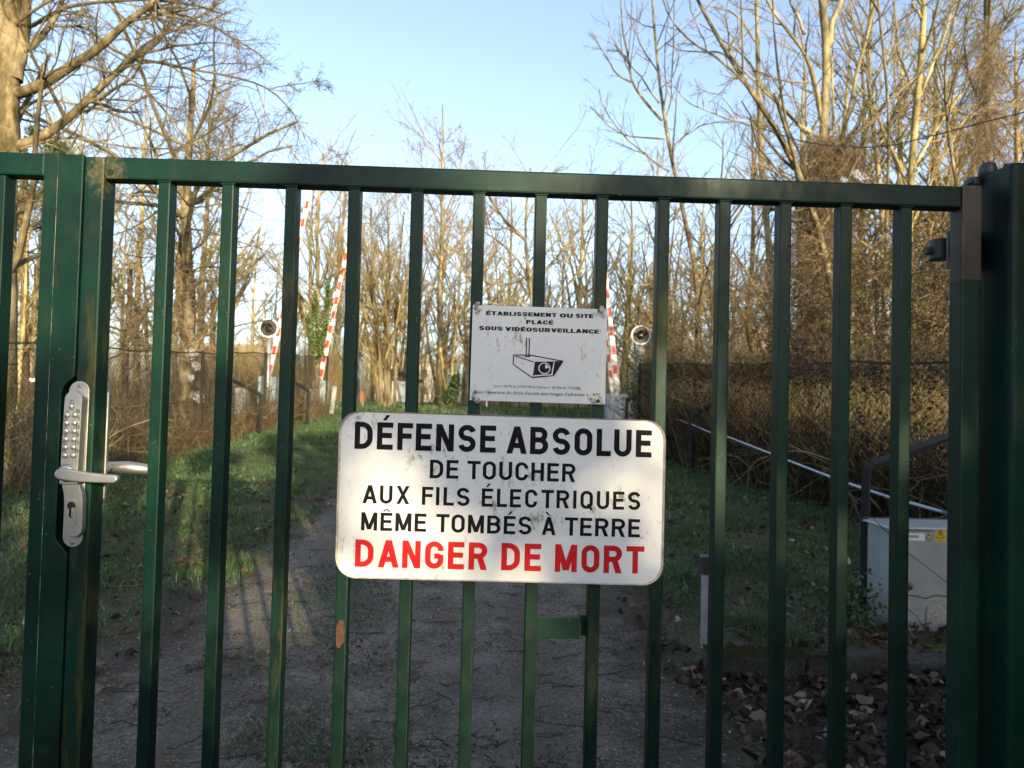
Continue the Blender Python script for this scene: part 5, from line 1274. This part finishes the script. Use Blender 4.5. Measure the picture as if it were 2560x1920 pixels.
# braces (bent tube) along both fences
def brace(pts, label, r_=.02):
    q = [Vector(p) for p in pts]
    # round the bend
    a, b_, c = q; k1 = b_ + (a-b_).normalized()*.06; k2 = b_ + (c-b_).normalized()*.06
    o = MB().tube([a, k1, (k1+k2+b_*2)/4, k2, c], r_, 4).build('bent_rail_post', M['tubemetal'], None, .003)
    return tag(o, label, 'post', 'bent metal braces by the fences')
def gp(px, py, Y): q = P(px, py, Y); return q
def br3(base, bend, end, Y, Ye, label, r_=.040):
    a = gp(*bend, Y); c = gp(*end, Ye); brace([(a[0], Y, float(gz(a[0], Y))-.1), tuple(a), tuple(c)], label, r_)
br3(None, (2165, 1168), (2372, 1092), 4.15, 4.5, 'thick bent metal brace beside the grey cabinet', .031)
br3(None, (1728, 1040), (1800, 1005), 10, 10.3, 'bent metal brace in the grass halfway along the right fence', .042)
br3(None, (1567, 1001), (1640, 968), 14, 14.6, 'bent metal brace in front of the right barrier machine')
br3(None, (653, 988), (585, 952), 13.5, 13.9, 'nearer bent metal brace against the left fence')
br3(None, (771, 976), (728, 950), 15.6, 16, 'farther bent metal brace against the left fence')

# pale conduit running down along the right fence
cp = [(1640, 1036, 13.5), (1700, 1050, 10.8), (1731, 1062, 9.9), (1778, 1082, 8.9), (1820, 1092, 8.0), (1927, 1134, 6.4), (1980, 1155, 5.85), (2073, 1191, 4.95), (2122, 1209, 4.6), (2223, 1243, 4.1), (2273, 1256, 3.95), (2361, 1281, 3.72), (2440, 1305, 3.5)]
q = [tuple(P(*c_)) for c_ in cp]
pr = tag(empty('conduit_pipe', q[-1]), 'thin pale pipe sloping down in front of the right fence', 'pipe')
local(MB().tube(q[:-2] + [q[-2]], .0085, 8).build('pipe', M['pipe'], None, 0, smooth=True), pr)
aa = np.array(q[-2]); bb_ = np.array(q[-1]); local(MB().tube([tuple(aa + (bb_-aa)*-.15), tuple(bb_)], .0095, 8).build('blue_sleeve', M['pipe_blue'], None, 0, smooth=True), pr)
for k in (3, 6, 8, 10):
    c_ = np.array(q[k]); dd = unit(np.array(q[k+1])-c_); local(MB().tube([tuple(c_-dd*.007), tuple(c_+dd*.007)], .0115, 8).build('clip', M['lamp_black']), pr)

# marker post with black cap
pq = P(1762, 1500, 3.78)
mk = tag(empty('marker_post', (pq[0]+.02, 3.78, .12)), 'short grey marker post with black cap behind the kerb', 'post')
zt_ = P(1760, 1425, 3.78)[2]; zc = P(1760, 1388, 3.78)[2]
local(MB().box(pq[0]-.018, pq[0]+.05, 3.76, 3.80, -.05, zt_).build('post', M['galv'], None, .006), mk)
local(MB().box(pq[0]-.03, pq[0]+.062, 3.745, 3.815, zt_-.02, zc).build('cap', M['lamp_black'], None, .012, 3), mk)

# grey cabinet
YB = 3.85
x0 = P(2228, 1450, YB)[0]; x1 = x0+.66; zt_ = P(2300, 1319, YB)[2]; zb_ = P(2300, 1594, YB)[2]; zl_ = P(2300, 1324, YB)[2]
cb = tag(empty('electrical_cabinet', ((x0+x1)/2, YB+.13, float(gz(2.4, 4)))), 'grey electrical cabinet with yellow warning sticker low behind the right bars', 'cabinet')
local(MB().box(x0, x1, YB, YB+.25, zb_, zl_+.02).build('body', M['cab'], None, .006), cb)
local(MB().prism([(x0-.022, zl_), (x1+.02, zl_), (x1+.02, zt_-.003), (x1, zt_), (x0+.0, zt_), (x0-.022, zt_-.003)], YB-.012, YB+.27).build('lid', M['cab_skylit'], None, .004), cb)
local(MB().box(x0-.02, x1+.02, YB+.262, YB+.275, zt_-.02, zt_+.012).build('lid_gasket', M['lamp_black']), cb)
q0 = P(2272, 1478, YB-.02)
crk = MB(); pts = [P(a, b_, YB-.002) for a, b_ in ((2230, 1483), (2290, 1490), (2315, 1496), (2338, 1488), (2375, 1492))]; crk.tube([tuple(p) for p in pts], .0035, 5)
local(crk.build('seam_crack', M['concrete']), cb)
local(MB().lathe(tuple(P(2270, 1465, YB-.004)), [(.022, 0), (.022, -.012), (.01, -.016)], 16).build('door_lock', M['lamp_black']), cb)
pchip = P(2345, 1525, YB); local(MB().prism(blob(pchip[0], pchip[2], .05, .07, 3, 40, .5), YB-.0012, YB-.0003).build('peeled_patch', M['cdirt']), cb)
YC = YB - .0008
def quadpx(B, x0_, y0_, x1_, y1_, l=0):
    a = P(x0_, y0_, YC); b_ = P(x1_, y1_, YC); B.add([(a[0], YC-l*.0004, a[2]), (b_[0], YC-l*.0004, a[2]), (b_[0], YC-l*.0004, b_[2]), (a[0], YC-l*.0004, b_[2])], [(0, 1, 2, 3)])
B = MB(); quadpx(B, 2240, 1332, 2312, 1352); local(B.build('paper_label', M['label']), cb)
B = MB(); quadpx(B, 2250, 1337, 2296, 1345, 1); local(B.build('label_strip', M['label_grey']), cb)
B = MB(); quadpx(B, 2338, 1323, 2364, 1355); local(B.build('warning_sticker', M['yellow']), cb)
def tri(B, cx_, cy_, s_, l, k=1.0): B.add([(lambda w_: (w_[0], YC-l*.0004, w_[2]))(P(cx_+a*s_*k, cy_+b_*s_*k, YC)) for a, b_ in ((0, -1), (-.95, .75), (.95, .75))], [(0, 2, 1)])
B = MB(); tri(B, 2350.5, 1336, 12.5, 1); tri(B, 2321.5, 1341, 7.2, 1); local(B.build('triangle_border', M['ink']), cb)
B = MB(); tri(B, 2350.5, 1336.6, 12.5, 2, .76); tri(B, 2321.5, 1341.3, 7.2, 2, .74); local(B.build('triangle_fill', M['yellow']), cb)
B = MB()
for pts in (((2352, 1328), (2347.5, 1337), (2350.5, 1337)), ((2353.5, 1335.5), (2350, 1336), (2349.5, 1343))): B.add([(lambda w_: (w_[0], YC-.0012, w_[2]))(P(a, b_, YC)) for a, b_ in pts], [(0, 1, 2)])
B.add([(lambda w_: (w_[0], YC-.0012, w_[2]))(P(a, b_, YC)) for a, b_ in ((2320.8, 1336), (2322.4, 1336), (2322, 1342), (2321.2, 1342))], [(0, 1, 2, 3)])
local(B.build('warning_symbols', M['ink']), cb)
fonttext('lettering', 'FERMETURES AUTOMATIQUES', 2226, 1326.5, 2325, 1328.5, 4.2, YC-.0004, M['ink'], cb)
fonttext('lettering', 'CE', 2317, 1352.5, 2325, 1352.7, 4, YC-.0004, M['ink'], cb)
fonttext('lettering', 'DANGER', 2346, 1349.2, 2356, 1349.4, 2.0, YC-.0006, M['ink'], cb)
fonttext('lettering', 'ELECTRIQUE', 2343, 1352.6, 2359, 1352.8, 2.0, YC-.0006, M['ink'], cb)
# loose wire across the cabinet
tag(MB().tube([tuple(P(2183, 1296, YB-.05)), tuple(P(2222, 1335, YB-.06)), tuple(P(2273, 1384, YB-.06)), tuple(P(2320, 1420, YB-.05)), tuple(P(2372, 1460, YB-.03)), tuple(P(2420, 1500, YB-.01))], .0022, 6).build('loose_cable', M['lamp_black']), 'thin black cable hanging slantwise across the grey cabinet', 'cable')
# ivy and weeds round the cabinet
c = np.stack([r.normal(size=3600)*.32 + x0 + .18, r.uniform(3.7, 4.25, 3600), np.abs(r.normal(size=3600))*.15 + .10], 1); k = ~((c[:, 0] > x0-.02) & (c[:, 1] < YB+.27) & (c[:, 2] > zb_-.03))
k &= ~((c[:, 2] > .2) & (c[:, 1] < YB) & (c[:, 0] > x0-.1)); V, F = rep_quads(c[k], .03, r, .3, 1); tag(mesh_np('ivy_ground_cover', V, F, M['ivy']), 'dark ivy growing under and around the grey cabinet', kind='stuff')
# stalks near the kerb
x = r.uniform(1.6, 3.2, 160); y = r.uniform(3.3, 4.6, 160); Pt, R = stems(160, x, y, gz(x, y), r.uniform(.08, .4, 160), r, 1.2, 7, .0022, .5, .1); V, F = tubes(Pt, R, 4)
tag(mesh_np('dry_stems', V, F, M['straw']), 'dry stalks among the leaves by the kerb', kind='stuff')

# small far things
def post(px, y0, y1, Y, wpx, mat, label, nm='marker_post', cat='post'):
    a = P(px, y0, Y); b_ = P(px, y1, Y); w_ = ipx(wpx, Y)/2; g = min(b_[2], float(gz(a[0], Y)))-.05
    o = MB().box(a[0]-w_, a[0]+w_, Y-w_, Y+w_, g, a[2]-.01).add([(a[0]-w_, Y-w_, a[2]-.01), (a[0]+w_, Y-w_, a[2]-.01), (a[0]+w_, Y+w_, a[2]-.01), (a[0]-w_, Y+w_, a[2]-.01), (a[0], Y, a[2])], [(0, 1, 4), (1, 2, 4), (2, 3, 4), (3, 0, 4)]).build(nm, mat)
    return tag(o, label, cat)
post(906, 978, 1035, 24, 9, M['rustpost'], 'short rusty red post near the foot of the stem clump')
post(1217, 1002, 1045, 26, 3.2, M['white_bar'], 'thin white post just below the small sign')
post(1569, 908, 990, 23, 4.5, M['greenpost'], 'thin green post left of the ivy buried mast')
post(898, 828, 965, 27, 5, M['pipe_blue'], 'thin dark blue pole beside the stem clump', 'pole')
post(824, 962, 1030, 19.6, 5, M['concrete'], 'pale concrete stub at the end of the left fence')
# leaning pale board by the fence end
a, b_ = P(836, 966, 19.3), P(823, 1034, 19.3)
tag(MB().add([(b_[0], 19.3, b_[2]), (b_[0]+.11, 19.3, b_[2]), (a[0]+.05, 19.4, a[2]), (a[0]-.06, 19.4, a[2]), (b_[0], 19.33, b_[2]), (b_[0]+.11, 19.33, b_[2]), (a[0]+.05, 19.43, a[2]), (a[0]-.06, 19.43, a[2])],
  [(0, 1, 2, 3), (7, 6, 5, 4), (0, 4, 5, 1), (1, 5, 6, 2), (2, 6, 7, 3), (3, 7, 4, 0)]).build('leaning_board', M['cab']), 'narrow pale board leaning at the end of the left fence', 'board')
# concrete blocks behind the left fence
for (px, py, w_, h_, Y, lb) in ((775, 990, 32, 36, 20.5, 'pale concrete block behind the end of the left fence'), (600, 985, 26, 30, 17.5, 'whitish block half seen through the left fence')):
    c = P(px, py, Y); tag(MB().box(c[0]-ipx(w_, Y)/2, c[0]+ipx(w_, Y)/2, Y, Y+.35, float(gz(c[0], Y))-.1, c[2]+ipx(h_, Y)/2).build('concrete_block', M['cab'], None, .02), lb, 'block')
# hut
Y = 30.5; c = P(998, 1000, Y); ht = tag(empty('small_hut', (c[0], Y, float(gz(c[0], Y)))), 'small whitish hut behind the far wire fence', 'hut')
w_ = .75; local(MB().box(c[0]-w_, c[0]+w_, Y, Y+1.6, float(gz(c[0], Y))-.1, P(998, 952, Y)[2]).build('wall', M['render_w'], None, .01), ht)
zt_ = P(998, 952, Y)[2]; local(MB().box(c[0]-w_-.1, c[0]+w_+.1, Y-.12, Y+1.7, zt_+.002, zt_+.09).build('roof', M['concrete'], None, .01), ht)
local(MB().box(c[0]+.05, c[0]+.5, Y-.03, Y-.003, zt_-1.25, zt_-.15).build('door', M['machine']), ht)
# far left bar (red and white)
A = P(8, 948, 20); B_ = P(70, 950, 20)
fb = tag(empty('striped_bar', tuple(A)), 'thin red and white bar low behind the far left fence', 'bar')
local(MB().box(A[0]-.3, B_[0]+.9, 20, 20.05, A[2]-.045, A[2]+.045).build('bar', M['white_bar'], None, .004), fb)
local(MB().box(A[0]+.08, A[0]+.36, 19.995, 20.055, A[2]-.049, A[2]+.049).build('red_band', M['red_bar']), fb)
local(MB().box(A[0]-.2, A[0]-.12, 20.01, 20.04, float(gz(-14, 20))-.1, A[2]-.05).build('leg', M['galv']), fb)
local(MB().box(B_[0]+.7, B_[0]+.78, 20.01, 20.04, float(gz(-14, 20))-.1, A[2]-.05).build('leg', M['galv']), fb)
# distant buildings glimpsed through the wood
def house(px0, px1, pyt, Y, label, nwin):
    a = P(px0, pyt, Y); b_ = P(px1, pyt, Y); g = 1.0
    root = tag(empty('distant_building', ((a[0]+b_[0])/2, Y, g)), label, 'building')
    local(MB().box(a[0], b_[0], Y, Y+9, g-1, a[2]).build('wall', M['render_w']), root)
    local(MB().prism([(a[0]-.4, a[2]+.01), (b_[0]+.4, a[2]+.01), (b_[0]-1.5, a[2]+1.6), (a[0]+1.5, a[2]+1.6)], Y-.4, Y+9.4).build('roof', M['roof']), root)
    for i in range(nwin):
        x = a[0] + (b_[0]-a[0])*(i+.5)/nwin
        for zc_ in np.arange(g+1.2, a[2]-.8, 2.7):
            local(MB().box(x-.5, x+.5, Y-.06, Y-.01, zc_, zc_+1.3).build('window', M['glass']), root)
house(470, 690, 885, 100, 'pale distant building glimpsed low between the left bars', 6)
house(1840, 2060, 850, 95, 'pale distant building glimpsed through the wood on the right', 6)
house(930, 1080, 905, 110, 'pale distant building glimpsed behind the stem clump', 4)

# overhead wires
def wire(pts, label, r_=.012):
    q = resample(np.array([P(*p) for p in pts]), 24); tag(MB().tube([tuple(p) for p in q], r_, 6).build('overhead_cable', M['lamp_black']), label, 'cable')
wire([(-300, 520, 30), (600, 548, 30), (1100, 566, 30), (1600, 584, 30), (2700, 600, 30)], 'upper thin line wire stretched across behind the gate', .009)
wire([(-300, 740, 30), (600, 752, 30), (1100, 760, 30), (1600, 772, 30), (2700, 800, 30)], 'lower thin line wire stretched across behind the gate', .008)
wire([(1900, 320, 11), (2000, 352, 10.6), (2069, 364, 10.3), (2160, 369, 10), (2225, 365, 9.6), (2361, 332, 9), (2480, 300, 8.4), (2640, 262, 7.8)], 'dark cable sagging across the trees at the upper right', .009)

# ------------------------------------------------------------------ behind the camera: unseen foliage added and shaped to shade the gate
r = np.random.default_rng(91)
def shade_hedge(x0, x1, hf, n, label, y0=-8.6, y1=-7.2, sz=.16, hole=None, zmin=0):
    x = r.uniform(x0, x1, n); y = r.uniform(y0, y1, n); hh = hf(x); zv = zmin + (hh-zmin)*r.random(n)**.8; c = np.stack([x, y, zv], 1)
    if hole is not None: c = c[~hole(c)]
    V, F = rep_quads(c, sz, r, .3, 1, .8)
    o = mesh_np('shade_hedge', V, F, M['ivy']); return tag(o, label, kind='stuff')
shade_hedge(-7, 3.1, lambda x: 2.50 + .10*np.sin(x*2.1) + .06*np.sin(x*7), 14000, 'added evergreen screen behind the viewer, shading the ground')
shade_hedge(3.1, 4.7, lambda x: 2.22 + .06*np.sin(x*9), 5000, 'low gap in the added evergreen screen behind the viewer, letting sun through')
shade_hedge(4.7, 11.1, lambda x: 2.72 + .30*(x-4.5) + .15*np.sin(x*2.3) + .12*np.sin(x*5.1), 46000, 'tall added evergreen screen behind the viewer, shading the right side')
# added leaf crowns with holes cut for sun: they dapple gate and signs
def dap(x, z, k=1.0):
    return (np.sin(x*5.1*k+z*2.2*k)+np.sin(x*2.3*k-z*6.1*k+1.3)+.8*np.sin(x*9.7*k+z*7.9*k+.6)+.7*np.sin(-x*12.1*k+z*4.7*k+2.2)+.5*np.sin(x*19*k+z*23*k))/2.2
def crown(x0, x1, z0, z1, n, thr, label):
    x = r.uniform(x0, x1, n); zv = r.uniform(z0, z1, n); y = r.uniform(-8.3, -7.9, n)
    win = np.exp(-((x-3.84)/.45)**4-((zv-3.2)/.34)**4); k = dap(x, zv)*(1-.15*win) + r.normal(size=n)*(.12+.30*win) > thr(x, zv); c = np.stack([x, y, zv], 1)[k]
    root = tag(empty('shade_shrub', ((x0+x1)/2, -8.1, 0)), label, 'shade_caster')
    V, F = rep_quads(c, .085, r, .3, 1, .8); local(mesh_np('crown', V, F, M['ivy']), root)
    xs_ = np.linspace(x0+.3, x1-.3, 5); Pt = np.array([[(a_, -8.1, 0.), (a_+.1, -8.1, z0*.5), (a_-.1, -8.1, z0), (a_+.15, -8.1, z1)] for a_ in xs_]); V, F = tubes(Pt, np.array([[.04, .03, .022, .01]]*5), 6)
    local(mesh_np('trunk', V, F, M['bark_dark'], smooth=True), root)
crown(1.2, 4.3, 2.18, 4.6, 56000, lambda x, z_: -.15 + .55*(z_-3.0) + .62*np.exp(-((x-3.72)/.45)**2-((z_-3.16)/.30)**2) + 2.2*np.exp(-((x-3.70)/.32)**4-((z_-2.70)/.21)**4) + 2*np.exp(-((x-3.12)/.10)**2-((z_-3.17)/.09)**2), 'added evergreen crown behind the viewer, holes cut for sun patches')
crown(4.3, 8.0, 2.18, 5.2, 76000, lambda x, z_: -.45 + .40*(z_-3.2) - .12*(x-4) + 1.6*np.exp(-((x-4.42)/.10)**2-((z_-2.44)/.08)**2), 'denser added evergreen crown behind the viewer on the right, one hole cut for sun')
crown(8.0, 11.1, 3.4, 6.6, 42000, lambda x, z_: -.42 + .6*(z_-5.0), 'tall added evergreen crown far right behind the viewer, shading the right fence')
# unseen foliage added right of the pillar, outside the frame, to block sky light
x = r.uniform(1.95, 3.3, 16000); y = r.uniform(-.6, 2.25, 16000); c = np.stack([x, y, r.uniform(0, 3.3, 16000) + .1*np.sin(y*7)], 1)
V, F = rep_quads(c, .14, r, .3, 1, .8); tag(mesh_np('shade_hedge', V, F, M['ivy']), 'added unseen foliage beside the right gate pillar, blocking sky light', kind='stuff')
